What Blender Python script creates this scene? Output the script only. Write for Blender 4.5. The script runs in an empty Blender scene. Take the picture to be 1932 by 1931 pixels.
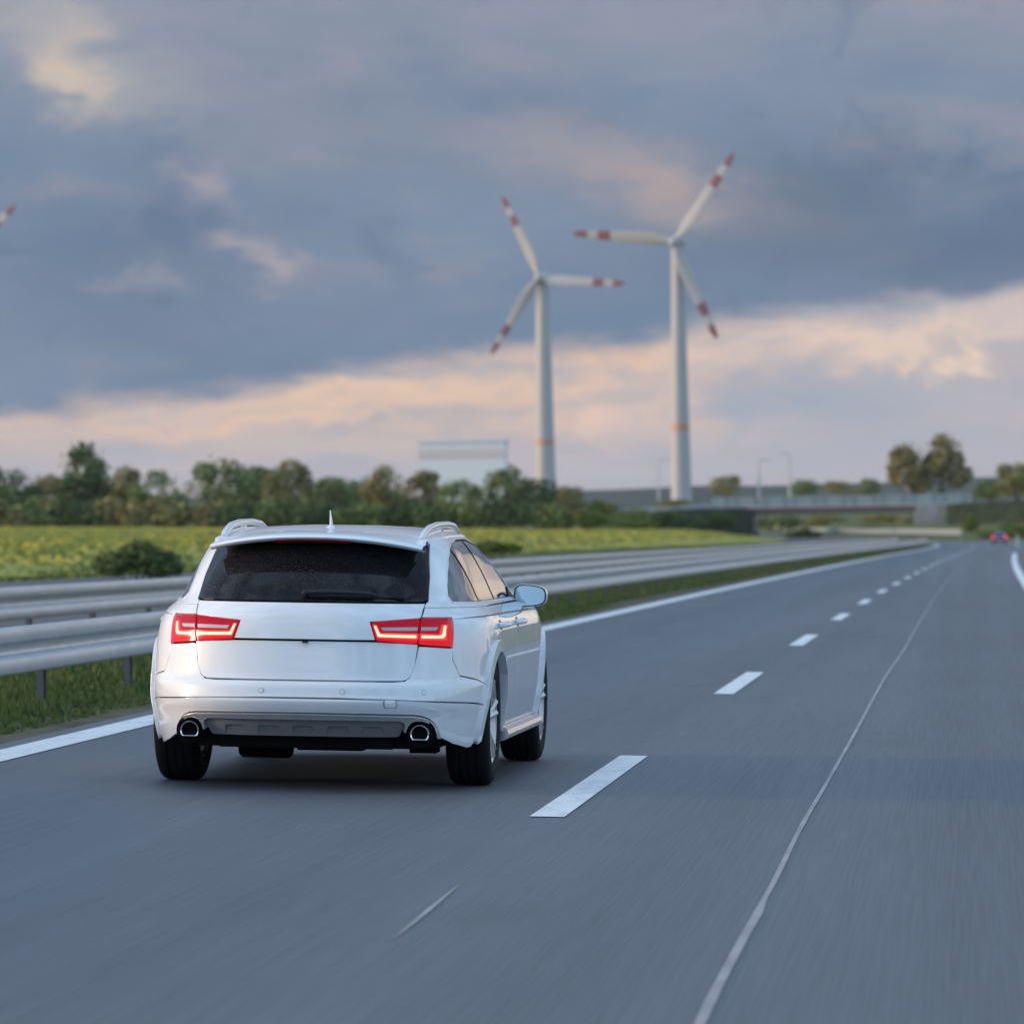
import bpy, bmesh, math, random
import numpy as np
from mathutils import Vector, Matrix
from mathutils.geometry import delaunay_2d_cdt

SC = bpy.context.scene
COL = SC.collection
random.seed(7)
RNG = np.random.default_rng(11)

# ------------------------------------------------------------------ camera
# photo measured on a 1932 px wide picture; F is the focal length in those pixels
F, CXP, CYP, CAMH = 9500.0, 966.0, 965.5, 1.46
ROLL = 0.016
def _basis():
    g = Vector((0, 1, -0.0037)).normalized()
    def cam(yaw, pitch):
        fwd = Vector((-math.sin(yaw) * math.cos(pitch), math.cos(yaw) * math.cos(pitch), math.sin(pitch)))
        r0 = fwd.cross(Vector((0, 0, 1))).normalized()
        u0 = r0.cross(fwd)
        c, s = math.cos(ROLL), math.sin(ROLL)
        right = r0 * c + u0 * s * -1.0
        up = r0 * s + u0 * c
        return right, up, fwd
    yaw, pitch = 0.09, 0.0
    for _ in range(40):
        r, u, f = cam(yaw, pitch)
        x = CXP + F * g.dot(r) / g.dot(f)
        y = CYP - F * g.dot(u) / g.dot(f)
        yaw += (1820 - x) / F
        pitch += (989 - y) / F
    return cam(yaw, pitch)
CR, CU, CF = _basis()
CAMPOS = Vector((0, 0, CAMH))
def ray(px, py, d):
    """world point on the picture ray (px, py) at distance d along +Y"""
    v = CF + CR * ((px - CXP) / F) - CU * ((py - CYP) / F)
    return CAMPOS + v * (d / v.y)
def azel(px, py):
    v = (CF + CR * ((px - CXP) / F) - CU * ((py - CYP) / F)).normalized()
    return math.atan2(v.x, v.y), math.asin(v.z)

camd = bpy.data.cameras.new('camera')
cam = bpy.data.objects.new('camera', camd)
COL.objects.link(cam)
M = Matrix((CR, CU, -CF)).transposed().to_4x4()
M.translation = CAMPOS
cam.matrix_world = M
camd.sensor_width = 36.0
camd.sensor_fit = 'HORIZONTAL'
camd.lens = 36.0 * F / 1932.0
camd.clip_start = 0.5
camd.clip_end = 30000
camd.dof.use_dof = True
camd.dof.focus_distance = 26.9
camd.dof.aperture_fstop = 4.8
SC.camera = cam

SC.view_settings.view_transform = 'Standard'
SC.view_settings.look = 'None'
SC.view_settings.gamma = 1.0
SC.view_settings.use_curve_mapping = False
SC.view_settings.exposure = 0.0

# ------------------------------------------------------------------ sun and sky
SUN_EL = math.radians(9.0)
SUN_DIR = Vector((-1.0, -0.10, 0)).normalized()          # horizontal direction towards the sun
sund = bpy.data.lights.new('sun', 'SUN')
sund.energy = 3.3
sund.angle = math.radians(12)
sund.color = (1.0, 0.72, 0.48)
sun = bpy.data.objects.new('sun', sund)
COL.objects.link(sun)
to_sun = Vector((SUN_DIR.x * math.cos(SUN_EL), SUN_DIR.y * math.cos(SUN_EL), math.sin(SUN_EL)))
sun.rotation_euler = to_sun.to_track_quat('Z', 'Y').to_euler()

def lin(r, g, b):
    def f(c):
        c /= 255.0
        return c / 12.92 if c <= 0.04045 else ((c + 0.055) / 1.055) ** 2.4
    return (f(r), f(g), f(b), 1.0)

world = bpy.data.worlds.new('World')
SC.world = world
world.use_nodes = True
WN, WL = world.node_tree.nodes, world.node_tree.links
WN.clear()
def wm(op, a, b=None, clamp=False):
    n = WN.new('ShaderNodeMath'); n.operation = op; n.use_clamp = clamp
    for i, v in enumerate((a, b)):
        if v is None: continue
        if isinstance(v, (int, float)): n.inputs[i].default_value = v
        else: WL.new(v, n.inputs[i])
    return n.outputs[0]
def wmap(v, a, b, c=0.0, d=1.0, smooth=True):
    n = WN.new('ShaderNodeMapRange'); n.interpolation_type = 'SMOOTHSTEP' if smooth else 'LINEAR'
    n.clamp = True
    for i, q in enumerate((v, a, b, c, d)):
        if isinstance(q, (int, float)): n.inputs[i].default_value = q
        else: WL.new(q, n.inputs[i])
    return n.outputs[0]
def wmix(fac, a, b, mode='MIX'):
    n = WN.new('ShaderNodeMix'); n.data_type = 'RGBA'; n.blend_type = mode
    for sock, v in ((n.inputs[0], fac), (n.inputs[6], a), (n.inputs[7], b)):
        if isinstance(v, (int, float)): sock.default_value = v
        elif isinstance(v, tuple): sock.default_value = v
        else: WL.new(v, sock)
    return n.outputs[2]
def wnoise(vec, scale, detail=4, rough=0.5, dist=0.0):
    n = WN.new('ShaderNodeTexNoise')
    n.inputs['Scale'].default_value = scale; n.inputs['Detail'].default_value = detail
    n.inputs['Roughness'].default_value = rough; n.inputs['Distortion'].default_value = dist
    WL.new(vec, n.inputs['Vector'])
    return n.outputs['Fac']
tc = WN.new('ShaderNodeTexCoord')
sep = WN.new('ShaderNodeSeparateXYZ'); WL.new(tc.outputs['Generated'], sep.inputs[0])
AZ = wm('ARCTAN2', sep.outputs[0], sep.outputs[1])
EL = wm('ARCSINE', sep.outputs[2])
az0, el0 = azel(CXP, CYP)
U = wm('MULTIPLY', wm('SUBTRACT', AZ, az0), 9.5)
V = wm('MULTIPLY', wm('SUBTRACT', EL, el0), 9.5)
mp = WN.new('ShaderNodeMapping'); WL.new(tc.outputs['Generated'], mp.inputs[0])
mp.inputs['Scale'].default_value = (1, 1, 2.4)
mp.inputs['Rotation'].default_value = (0, math.radians(4), 0)
DIRV = mp.outputs[0]
nA = wnoise(DIRV, 26, 5, 0.55, 0.3)
nB = wnoise(DIRV, 60, 5, 0.55, 0.4)
nC = wnoise(DIRV, 11, 4, 0.5, 0.2)
mp2 = WN.new('ShaderNodeMapping'); WL.new(tc.outputs['Generated'], mp2.inputs[0])
mp2.inputs['Location'].default_value = (3.1, 1.7, 0.4); mp2.inputs['Scale'].default_value = (1, 1, 1.6)
nD = wnoise(mp2.outputs[0], 40, 5, 0.55, 0.5)
mp3 = WN.new('ShaderNodeMapping'); WL.new(tc.outputs['Generated'], mp3.inputs[0])
mp3.inputs['Scale'].default_value = (1, 1, 5.5); mp3.inputs['Rotation'].default_value = (0, math.radians(6), 0)
nS = wnoise(mp3.outputs[0], 30, 4, 0.5, 0.3)
UW = wm('ADD', U, wm('MULTIPLY', wm('SUBTRACT', nB, 0.5), 0.34))
VW = wm('ADD', V, wm('MULTIPLY', wm('SUBTRACT', nD, 0.5), 0.24))
def uv(px, py):
    a, e = azel(px, py)
    return (a - az0) * 9.5, (e - el0) * 9.5
def blob(px, py, rx, ry, amp=1.0, ang=0.0):
    """soft elliptical patch of cloud at a direction in the sky"""
    cu, cv = uv(px, py)
    du, dv = wm('SUBTRACT', UW, cu), wm('SUBTRACT', VW, cv)
    c, s = math.cos(ang), math.sin(ang)
    a = wm('ADD', wm('MULTIPLY', du, c * 1000 / rx), wm('MULTIPLY', dv, s * 1000 / rx))
    b = wm('ADD', wm('MULTIPLY', du, -s * 1000 / ry), wm('MULTIPLY', dv, c * 1000 / ry))
    r2 = wm('ADD', wm('MULTIPLY', a, a), wm('MULTIPLY', b, b))
    return wm('MULTIPLY', wm('POWER', 2.718, wm('MULTIPLY', r2, -1.0)), amp, True)
# the dark cloud bank
bank = wmix(wmap(nC, 0.3, 0.7), lin(117, 134, 160), lin(137, 150, 173))
bank = wmix(wmap(wm('ADD', V, wm('MULTIPLY', wm('SUBTRACT', nA, 0.5), 0.7)), 0.55, 1.15), bank, lin(166, 164, 180))
bank = wmix(wmap(nA, 0.52, 0.74, 0, 0.6), bank, lin(174, 162, 172))
bank = wmix(wmap(nD, 0.46, 0.30, 0, 0.55), bank, lin(104, 122, 150))
for (x, y, rx, ry, amp, ang, colr) in (
        (250, 480, 330, 170, .6, 0, (106, 124, 152)), (1500, 390, 270, 110, .85, 0, (106, 120, 142)),
        (1850, 480, 300, 80, .85, .1, (102, 118, 146)), (1120, 610, 330, 50, .5, .05, (110, 134, 162)),
        (520, 690, 300, 40, .5, .1, (110, 132, 158)),
        (150, 90, 230, 70, .85, -.5, (196, 186, 188)), (140, 125, 80, 55, 1, -.8, (236, 208, 188)),
        (480, 190, 330, 80, .55, -.35, (165, 162, 174)), (395, 345, 66, 46, .85, -.5, (182, 168, 178)),
        (505, 490, 60, 40, .9, -.1, (190, 174, 180)), (270, 535, 80, 26, .65, -.2, (162, 160, 172)),
        (1130, 310, 280, 60, .85, -.28, (176, 164, 172)), (1260, 345, 110, 34, .7, -.25, (200, 172, 166)),
        (860, 545, 50, 26, .3, 0, (150, 154, 170)), (1300, 60, 200, 90, .4, -.4, (164, 160, 178))):
    bank = wmix(blob(x, y, rx, ry, amp, ang), bank, lin(*colr))
bank = wmix(1.0, bank, (.77, .86, .88, 1), 'MULTIPLY')
# the bright strip below it
low = wmix(wmap(nS, 0.38, 0.66), lin(184, 176, 178), lin(236, 198, 172))
low = wmix(wmap(wm('ADD', U, wm('MULTIPLY', wm('SUBTRACT', nA, .5), .8)), 0.05, 0.75, 0, 0.75), low, lin(184, 180, 188))
low = wmix(wmap(nD, 0.5, 0.7, 0, 0.5), low, lin(176, 176, 186))
low = wmix(wmap(V, 0.22, 0.05, 0, 0.75), low, lin(184, 179, 186))
for (x, y, rx, ry, amp, ang, colr) in (
        (700, 745, 380, 20, .95, .06, (244, 204, 174)), (540, 805, 320, 14, .8, .03, (244, 204, 172)), (300, 770, 160, 12, .6, .05, (226, 196, 180)), (620, 850, 260, 14, .6, .02, (206, 190, 182)),
        (1145, 775, 85, 34, 1, -.15, (250, 208, 182)), (1250, 750, 110, 36, .7, .25, (236, 202, 184)),
        (1530, 755, 170, 42, .85, .05, (156, 168, 186)), (1150, 880, 300, 24, .6, 0, (196, 190, 192)), (1690, 628, 330, 26, .95, .12, (246, 212, 190)),
        (1860, 580, 200, 40, .7, .15, (222, 200, 190)),
        (1712, 660, 26, 18, 1, 0, (246, 212, 184)), (1815, 662, 34, 20, 1, 0, (252, 218, 188)),
        (1600, 690, 40, 20, .8, 0, (232, 200, 184)), (1760, 740, 180, 50, .55, 0, (178, 180, 192)),
        (1620, 850, 240, 40, .6, 0, (180, 177, 188))):
    low = wmix(blob(x, y, rx, ry, amp, ang), low, lin(*colr))
low = wmix(1.0, low, (.93, .96, .97, 1), 'MULTIPLY')
u1, v1 = uv(0, 790); u2, v2 = uv(1932, 545)
edge = wm('ADD', wmap(U, u1, u2, v1, v2, smooth=False), wmap(U, 1.0, 2.2, 0, 1.1))
edge = wm('ADD', edge, wm('MULTIPLY', wm('SUBTRACT', nA, 0.5), 0.10))
edge = wm('ADD', edge, wm('MULTIPLY', wm('SUBTRACT', nB, 0.5), 0.07))
# past the right edge of the picture the strip is brighter, as the car's side shows
low = wmix(wmap(U, 1.05, 1.9), low, wmix(wmap(nC, 0.35, 0.6), lin(208, 196, 192), (1.25, 1.02, .80, 1)))
front = wmix(wmap(wm('SUBTRACT', V, edge), -0.025, 0.035), low, bank)
# the rest of the sky: broken bright cloud over clear blue
skyt = WN.new('ShaderNodeTexSky'); skyt.sky_type = 'NISHITA'; skyt.sun_disc = False
skyt.sun_elevation = SUN_EL
skyt.sun_rotation = math.atan2(SUN_DIR.x, SUN_DIR.y)
skyt.air_density = 1.2; skyt.dust_density = 1.5
clear = wmix(1.0, skyt.outputs[0], (0.16, 0.16, 0.16, 1), 'MULTIPLY')
nE = wnoise(tc.outputs['Generated'], 3.2, 6, 0.55, 0.4)
nF = wnoise(tc.outputs['Generated'], 7.0, 5, 0.55, 0.3)
cl = wmix(wmap(nF, 0.35, 0.7), (0.42, 0.68, 1.06, 1), (0.98, 1.30, 1.68, 1))
rest = wmix(wmap(nE, 0.36, 0.56, 0.25, 0.95), clear, cl)
# low down the warm strip goes on round the horizon
sunside = wm('MAXIMUM', wmap(wm('ABSOLUTE', wm('SUBTRACT', AZ, az0)), 1.9, 0.8), wmap(wm('ABSOLUTE', wm('SUBTRACT', AZ, math.atan2(SUN_DIR.x, SUN_DIR.y))), 0.8, 0.15))
rest = wmix(wm('MULTIPLY', wmap(EL, 0.20, 0.03, 0, 0.85), sunside), rest, wmix(wmap(nC, .35, .65), lin(196, 182, 182), lin(250, 216, 190)))
away = wm('MAXIMUM', wmap(wm('ABSOLUTE', wm('SUBTRACT', AZ, az0)), 0.16, 0.75), wmap(EL, 0.16, 0.6))
skyc = wmix(away, front, rest)
bg = WN.new('ShaderNodeBackground'); WL.new(skyc, bg.inputs[0]); bg.inputs[1].default_value = 1.0
wo = WN.new('ShaderNodeOutputWorld'); WL.new(bg.outputs[0], wo.inputs[0])

# ------------------------------------------------------------------ materials
def mat(name, base=(.5, .5, .5), rough=.5, metal=0., spec=.5, coat=0., coat_rough=.03, emit=None, estr=0.):
    m = bpy.data.materials.new(name); m.use_nodes = True
    b = m.node_tree.nodes['Principled BSDF']
    b.inputs['Base Color'].default_value = (*base, 1)
    b.inputs['Roughness'].default_value = rough
    b.inputs['Metallic'].default_value = metal
    b.inputs['Specular IOR Level'].default_value = spec
    b.inputs['Coat Weight'].default_value = coat
    b.inputs['Coat Roughness'].default_value = coat_rough
    if emit:
        b.inputs['Emission Color'].default_value = (*emit, 1)
        b.inputs['Emission Strength'].default_value = estr
    return m
def nd(m, t): return m.node_tree.nodes.new(t)
def ln(m, a, b): m.node_tree.links.new(a, b)
def noise_of(m, scale, detail=4, rough=.5, stretch=(1, 1, 1), coord='Object', dist=0.):
    t = nd(m, 'ShaderNodeTexCoord'); mpn = nd(m, 'ShaderNodeMapping')
    mpn.inputs['Scale'].default_value = stretch
    ln(m, t.outputs[coord], mpn.inputs[0])
    n = nd(m, 'ShaderNodeTexNoise')
    n.inputs['Scale'].default_value = scale; n.inputs['Detail'].default_value = detail
    n.inputs['Roughness'].default_value = rough; n.inputs['Distortion'].default_value = dist
    ln(m, mpn.outputs[0], n.inputs['Vector'])
    return n.outputs['Fac']
def ramp(m, fac, stops):
    r = nd(m, 'ShaderNodeValToRGB')
    el = r.color_ramp.elements
    while len(el) < len(stops): el.new(0.5)
    for e, (p, c) in zip(el, stops):
        e.position = p; e.color = (*c, 1)
    ln(m, fac, r.inputs[0])
    return r.outputs[0]
def mixc(m, fac, a, b, mode='MIX'):
    n = nd(m, 'ShaderNodeMix'); n.data_type = 'RGBA'; n.blend_type = mode
    for sock, v in ((n.inputs[0], fac), (n.inputs[6], a), (n.inputs[7], b)):
        if isinstance(v, (int, float)): sock.default_value = v
        elif isinstance(v, tuple): sock.default_value = v if len(v) == 4 else (*v, 1)
        else: ln(m, v, sock)
    return n.outputs[2]
def bsdf(m): return m.node_tree.nodes['Principled BSDF']
def setcol(m, sock): ln(m, sock, bsdf(m).inputs['Base Color'])
def bump(m, h, strength=.3, dist=.01):
    b = nd(m, 'ShaderNodeBump'); b.inputs['Strength'].default_value = strength; b.inputs['Distance'].default_value = dist
    ln(m, h, b.inputs['Height']); ln(m, b.outputs[0], bsdf(m).inputs['Normal'])
MT = {}
# asphalt: longitudinal wear streaks, grain, worn wheel tracks
m = MT['asphalt'] = mat('asphalt', (.1, .1, .11), .62, spec=.35)
st = noise_of(m, 1.0, 3, .65, (85, .45, 1)); st2 = noise_of(m, 1.0, 3, .55, (11, .12, 1)); gr = noise_of(m, 90, 2, .6); big = noise_of(m, .25, 3, .5, (1, .35, 1))
c = ramp(m, st, [(.42, (.034, .040, .052)), (.58, (.172, .184, .204))])
c = mixc(m, .5, c, ramp(m, st2, [(.3, (.082, .090, .105)), (.7, (.132, .142, .158))]))
c = mixc(m, .25, c, ramp(m, gr, [(.3, (.05, .055, .064)), (.7, (.17, .177, .19))]))
c = mixc(m, .35, c, ramp(m, big, [(.3, (.078, .086, .102)), (.7, (.130, .139, .156))]))
tr = noise_of(m, 1.0, 2, .5, (1.25, .012, 1)); pt = noise_of(m, .9, 5, .6, (1, .22, 1))
c = mixc(m, .32, c, ramp(m, tr, [(.36, (.070, .078, .094)), (.64, (.138, .148, .165))]))
c = mixc(m, ramp(m, pt, [(.60, (0, 0, 0)), (.74, (.5, .5, .5))]), c, (.062, .068, .080))
setcol(m, c); bump(m, gr, .25, .004)
m = MT['asphalt_old'] = mat('asphalt_old', (.12, .115, .115), .8, spec=.25)
setcol(m, ramp(m, noise_of(m, 3, 5, .6, (1, .3, 1)), [(.3, (.085, .085, .09)), (.7, (.14, .135, .135))]))
m = MT['paint_line'] = mat('paint_line', (.75, .76, .76), .55)
pn = noise_of(m, 9, 5, .65, (1, .25, 1))
setcol(m, ramp(m, pn, [(.28, (.52, .53, .54)), (.5, (.76, .77, .77)), (1, (.82, .82, .82))]))
m = MT['seam'] = mat('seam', (.30, .28, .29), .7)
setcol(m, ramp(m, noise_of(m, 2.2, 4, .6, (3, .6, 1)), [(.3, (.24, .23, .24)), (.7, (.40, .37, .37))]))
m = MT['galv'] = mat('galvanised_steel', (.46, .48, .50), .42, metal=.55, spec=.5)
gn = noise_of(m, 6, 5, .6, (1, .35, 1.6))
setcol(m, ramp(m, gn, [(.3, (.48, .50, .525)), (.7, (.58, .60, .62))]))
ln(m, ramp(m, gn, [(.2, (.46, .46, .46)), (.8, (.40, .40, .40))]), bsdf(m).inputs['Roughness'])
MT['post_steel'] = mat('post_steel', (.16, .165, .17), .6, metal=.4)
m = MT['soil'] = mat('soil', (.12, .1, .07), .95, spec=.1)
setcol(m, ramp(m, noise_of(m, 2.5, 6, .65, (1, .4, 1)), [(.28, (.075, .066, .042)), (.6, (.15, .13, .085)), (.8, (.10, .12, .04))]))
m = MT['ground'] = mat('ground', (.1, .12, .05), .95, spec=.1)
gn = noise_of(m, .03, 7, .6); gn2 = noise_of(m, .6, 5, .6)
setcol(m, mixc(m, .45, ramp(m, gn, [(.3, (.075, .095, .030)), (.7, (.15, .15, .055))]), ramp(m, gn2, [(.3, (.06, .075, .025)), (.7, (.17, .17, .07))])))
m = MT['field'] = mat('rapeseed', (.2, .22, .03), .9, spec=.1)
f1 = noise_of(m, .05, 5, .5, (.10, 1, 1)); f2 = noise_of(m, .35, 5, .55, (.10, .6, 1))
c = ramp(m, f1, [(.34, (.17, .21, .06)), (.52, (.29, .295, .085)), (.62, (.62, .53, .06))])
c = mixc(m, .5, c, ramp(m, f2, [(.3, (.15, .185, .055)), (.55, (.28, .285, .085)), (.72, (.60, .52, .07))]))
setcol(m, c)
def leafmat(name, lo, mid, hi, scale=.5):
    m = mat(name, mid, .7, spec=.2)
    g = nd(m, 'ShaderNodeNewGeometry')
    nz = noise_of(m, scale, 3, .6)
    n = nd(m, 'ShaderNodeMath'); n.operation = 'MULTIPLY_ADD'
    ln(m, g.outputs['Random Per Island'], n.inputs[0]); n.inputs[1].default_value = .45
    n2 = nd(m, 'ShaderNodeMath'); n2.operation = 'MULTIPLY'; ln(m, nz, n2.inputs[0]); n2.inputs[1].default_value = .62
    ln(m, n2.outputs[0], n.inputs[2])
    setcol(m, ramp(m, n.outputs[0], [(.2, lo), (.5, mid), (.82, hi)]))
    bsdf(m).inputs['Subsurface Weight'].default_value = 0.0
    return m
MT['leaf_dark'] = leafmat('leaf_dark', (.036, .062, .020), (.072, .112, .034), (.125, .17, .055))
MT['leaf_mid'] = leafmat('leaf_mid', (.070, .105, .029), (.14, .185, .050), (.225, .26, .085))
MT['leaf_olive'] = leafmat('leaf_olive', (.12, .108, .036), (.23, .195, .066), (.35, .295, .105))
MT['leaf_bright'] = leafmat('leaf_bright', (.055, .085, .012), (.11, .15, .022), (.19, .23, .04))
MT['leaf_yellow'] = leafmat('leaf_yellow', (.09, .095, .016), (.19, .18, .03), (.32, .29, .06))
MT['grass'] = leafmat('grass_blades', (.050, .085, .022), (.095, .145, .036), (.19, .21, .07), 1.3)
MT['bark'] = mat('bark', (.075, .058, .042), .9, spec=.1)

# ------------------------------------------------------------------ object helpers
def new_mesh(name, verts, faces, material, parent=None, smooth=False, normals=None):
    me = bpy.data.meshes.new(name)
    me.from_pydata([tuple(v) for v in verts], [], [tuple(f) for f in faces])
    me.update()
    if material is not None: me.materials.append(MT[material] if isinstance(material, str) else material)
    if smooth and len(me.polygons):
        me.polygons.foreach_set('use_smooth', [True] * len(me.polygons))
    if normals is not None:
        me.normals_split_custom_set_from_vertices([tuple(n) for n in normals])
    o = bpy.data.objects.new(name, me)
    COL.objects.link(o)
    if parent is not None: o.parent = parent
    return o
def tag(o, label=None, cat=None, group=None, kind=None):
    if label: o['label'] = label
    if cat: o['category'] = cat
    if group: o['group'] = group
    if kind: o['kind'] = kind
    return o
def thing(name, label, cat, loc=(0, 0, 0), group=None):
    o = bpy.data.objects.new(name, None); COL.objects.link(o)
    o.location = loc; o.empty_display_size = .3
    return tag(o, label, cat, group)
class MB:
    """collects simple solids into one mesh"""
    def __init__(s): s.v = []; s.f = []
    def add(s, vs, fs):
        k = len(s.v); s.v += [tuple(v) for v in vs]; s.f += [tuple(i + k for i in f) for f in fs]
    def box(s, lo, hi, M=None):
        x0, y0, z0 = lo; x1, y1, z1 = hi
        vs = [(x0, y0, z0), (x1, y0, z0), (x1, y1, z0), (x0, y1, z0), (x0, y0, z1), (x1, y0, z1), (x1, y1, z1), (x0, y1, z1)]
        if M is not None: vs = [M @ Vector(v) for v in vs]
        s.add(vs, [(0, 3, 2, 1), (4, 5, 6, 7), (0, 1, 5, 4), (1, 2, 6, 5), (2, 3, 7, 6), (3, 0, 4, 7)])
    def tube(s, pts, radii, n=8, caps=True, flat=1.0):
        pts = [Vector(p) for p in pts]
        if isinstance(radii, (int, float)): radii = [radii] * len(pts)
        rings = []
        for i, p in enumerate(pts):
            t = (pts[min(i + 1, len(pts) - 1)] - pts[max(i - 1, 0)]).normalized()
            a = Vector((0, 0, 1)) if abs(t.z) < .9 else Vector((0, 1, 0))
            u = t.cross(a).normalized(); w = u.cross(t)
            rings.append([p + (u * math.cos(2 * math.pi * k / n) + w * flat * math.sin(2 * math.pi * k / n)) * radii[i] for k in range(n)])
        vs = [v for r in rings for v in r]; fs = []
        for i in range(len(rings) - 1):
            for k in range(n):
                fs.append((i * n + k, i * n + (k + 1) % n, (i + 1) * n + (k + 1) % n, (i + 1) * n + k))
        if caps:
            fs.append(tuple(range(n - 1, -1, -1))); b = (len(rings) - 1) * n; fs.append(tuple(range(b, b + n)))
        s.add(vs, fs)
    def lathe(s, prof, axis='Z', n=24, M=None, closed=False):
        """prof: (radius, height) pairs"""
        vs, fs = [], []
        for r, h in prof:
            for k in range(n):
                a = 2 * math.pi * k / n
                p = (r * math.cos(a), r * math.sin(a), h) if axis == 'Z' else (h, r * math.cos(a), r * math.sin(a))
                vs.append(M @ Vector(p) if M is not None else Vector(p))
        m_ = len(prof)
        for i in range(m_ if closed else m_ - 1):
            j = (i + 1) % m_
            for k in range(n):
                fs.append((i * n + k, i * n + (k + 1) % n, j * n + (k + 1) % n, j * n + k))
        s.add(vs, fs)
    def prism(s, poly, x0, x1, M=None):
        """poly in (y, z), extruded along x"""
        n = len(poly)
        vs = [Vector((x0, y, z)) for y, z in poly] + [Vector((x1, y, z)) for y, z in poly]
        if M is not None: vs = [M @ v for v in vs]
        s.add(vs, [tuple(range(n)), tuple(range(2 * n - 1, n - 1, -1))] + [(i, i + n, (i + 1) % n + n, (i + 1) % n) for i in range(n)])
    def build(s, name, material, parent=None, smooth=False):
        o = new_mesh(name, s.v, s.f, material, parent, smooth)
        bm = bmesh.new(); bm.from_mesh(o.data); bmesh.ops.recalc_face_normals(bm, faces=bm.faces); bm.to_mesh(o.data); bm.free()
        if smooth: o.data.set_sharp_from_angle(angle=math.radians(40))
        return o
def pchip(xs, ys):
    xs = np.array(xs, float); ys = np.array(ys, float)
    h = np.diff(xs); d = np.diff(ys) / h
    mm = np.zeros(len(xs)); mm[0] = d[0]; mm[-1] = d[-1]
    for i in range(1, len(xs) - 1):
        if d[i - 1] * d[i] > 0:
            w1 = 2 * h[i] + h[i - 1]; w2 = h[i] + 2 * h[i - 1]
            mm[i] = (w1 + w2) / (w1 / d[i - 1] + w2 / d[i])
    def f(x):
        x = np.clip(np.asarray(x, float), xs[0], xs[-1])
        i = np.clip(np.searchsorted(xs, x) - 1, 0, len(xs) - 2)
        t = (x - xs[i]) / h[i]
        return ((1 + 2 * t) * (1 - t) ** 2 * ys[i] + t * (1 - t) ** 2 * h[i] * mm[i] + t * t * (3 - 2 * t) * ys[i + 1] + t * t * (t - 1) * h[i] * mm[i + 1])
    return f

# ------------------------------------------------------------------ road alignment
XR = pchip([-60, 40, 100, 154, 226, 313, 412, 507, 620, 800, 1000, 1300, 1700], [0, 0, .06, .30, .78, 1.6, 2.6, 3.0, 1.2, -11, -32, -72, -150])
ZR = pchip([-60, 0, 40, 100, 226, 412, 520, 620, 800, 1000, 1300, 1700], [.222, 0, -.148, -.47, -1.153, -2.157, -2.74, -3.2, -3.8, -4.1, -4.2, -4.2])
BANK = .030
def rp(s, u, v=0.0):
    """road coordinates: s along, u to the right of the camera line, v up"""
    d = float(XR(s + .5) - XR(s - .5)); n = math.hypot(1, d)
    return Vector((float(XR(s)) + u / n, s - u * d / n, float(ZR(s)) - BANK * u + v))
SS = np.concatenate([np.arange(-20, 80, 4), np.arange(80, 300, 10), np.arange(300, 1500, 20)])
def strip(name, u0, u1, v, material, s_list=None, nu=1, kind='structure'):
    s_list = SS if s_list is None else s_list
    vs, fs = [], []
    for s in s_list:
        for k in range(nu + 1): vs.append(rp(s, u0 + (u1 - u0) * k / nu, v))
    for i in range(len(s_list) - 1):
        for k in range(nu):
            a = i * (nu + 1) + k; fs.append((a, a + 1, a + nu + 2, a + nu + 1))
    o = new_mesh(name, vs, fs, material)
    return tag(o, kind=kind)
# ------------------------------------------------------------------ ground, roads and markings
UL, UD, UE = -5.72, -2.05, 1.44        # left edge line, lane dashes, right edge line
ZB = pchip([-200, 0, 120, 400, 700, 1100, 2000, 9000], [.2, -.05, -.33, -1.3, -2.2, -2.4, -2.0, -2.0])
def terrain(x, y):
    """height of the open land"""
    xr = float(XR(min(max(y, -60), 1700)))
    u = x - xr
    zr = float(ZR(min(max(y, -60), 1700)))
    near = zr - BANK * u - .16
    w = min(1.0, max(0.0, (abs(u + 7) - 16) / 14.0)); w = w * w * (3 - 2 * w)
    far = float(ZB(y)) + (.02 * min(-x, 260) if x < 0 else .006 * min(x, 300))
    r = 1.0 if y < 1500 else max(0.0, 1 - (y - 1500) / 300)
    w = max(w, 1 - r)
    return near * (1 - w) + far * w
xs = np.concatenate([[-9000, -5000, -2500, -1200, -700, -450], np.arange(-300, -60, 24), np.arange(-60, 40, 5), np.arange(40, 300, 26), [450, 800, 1600, 3500, 9000]])
ys = np.concatenate([[-400, -150], np.arange(-50, 150, 10), np.arange(150, 1800, 25), [2000, 2600, 3500, 5000, 8000, 14000]])
gv, gf = [], []
for y in ys:
    for x in xs:
        gv.append((x, y, terrain(x, y)))
nx = len(xs)
for i in range(len(ys) - 1):
    for j in range(nx - 1):
        gf.append((i * nx + j, i * nx + j + 1, (i + 1) * nx + j + 1, (i + 1) * nx + j))
tag(new_mesh('ground', gv, gf, 'ground', smooth=True), kind='structure')

strip('road', -6.02, 5.2, 0.0, 'asphalt', nu=6)
strip('verge', -6.75, -6.02, -.03, 'soil', nu=2)
strip('median', -10.3, -6.75, -.05, 'soil', nu=4)
strip('road', -21.5, -10.3, -.02, 'asphalt_old', nu=4)
strip('verge', -27, -21.5, -.05, 'soil', nu=3)
strip('verge', 5.2, 9.0, -.06, 'soil', nu=2)
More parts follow.
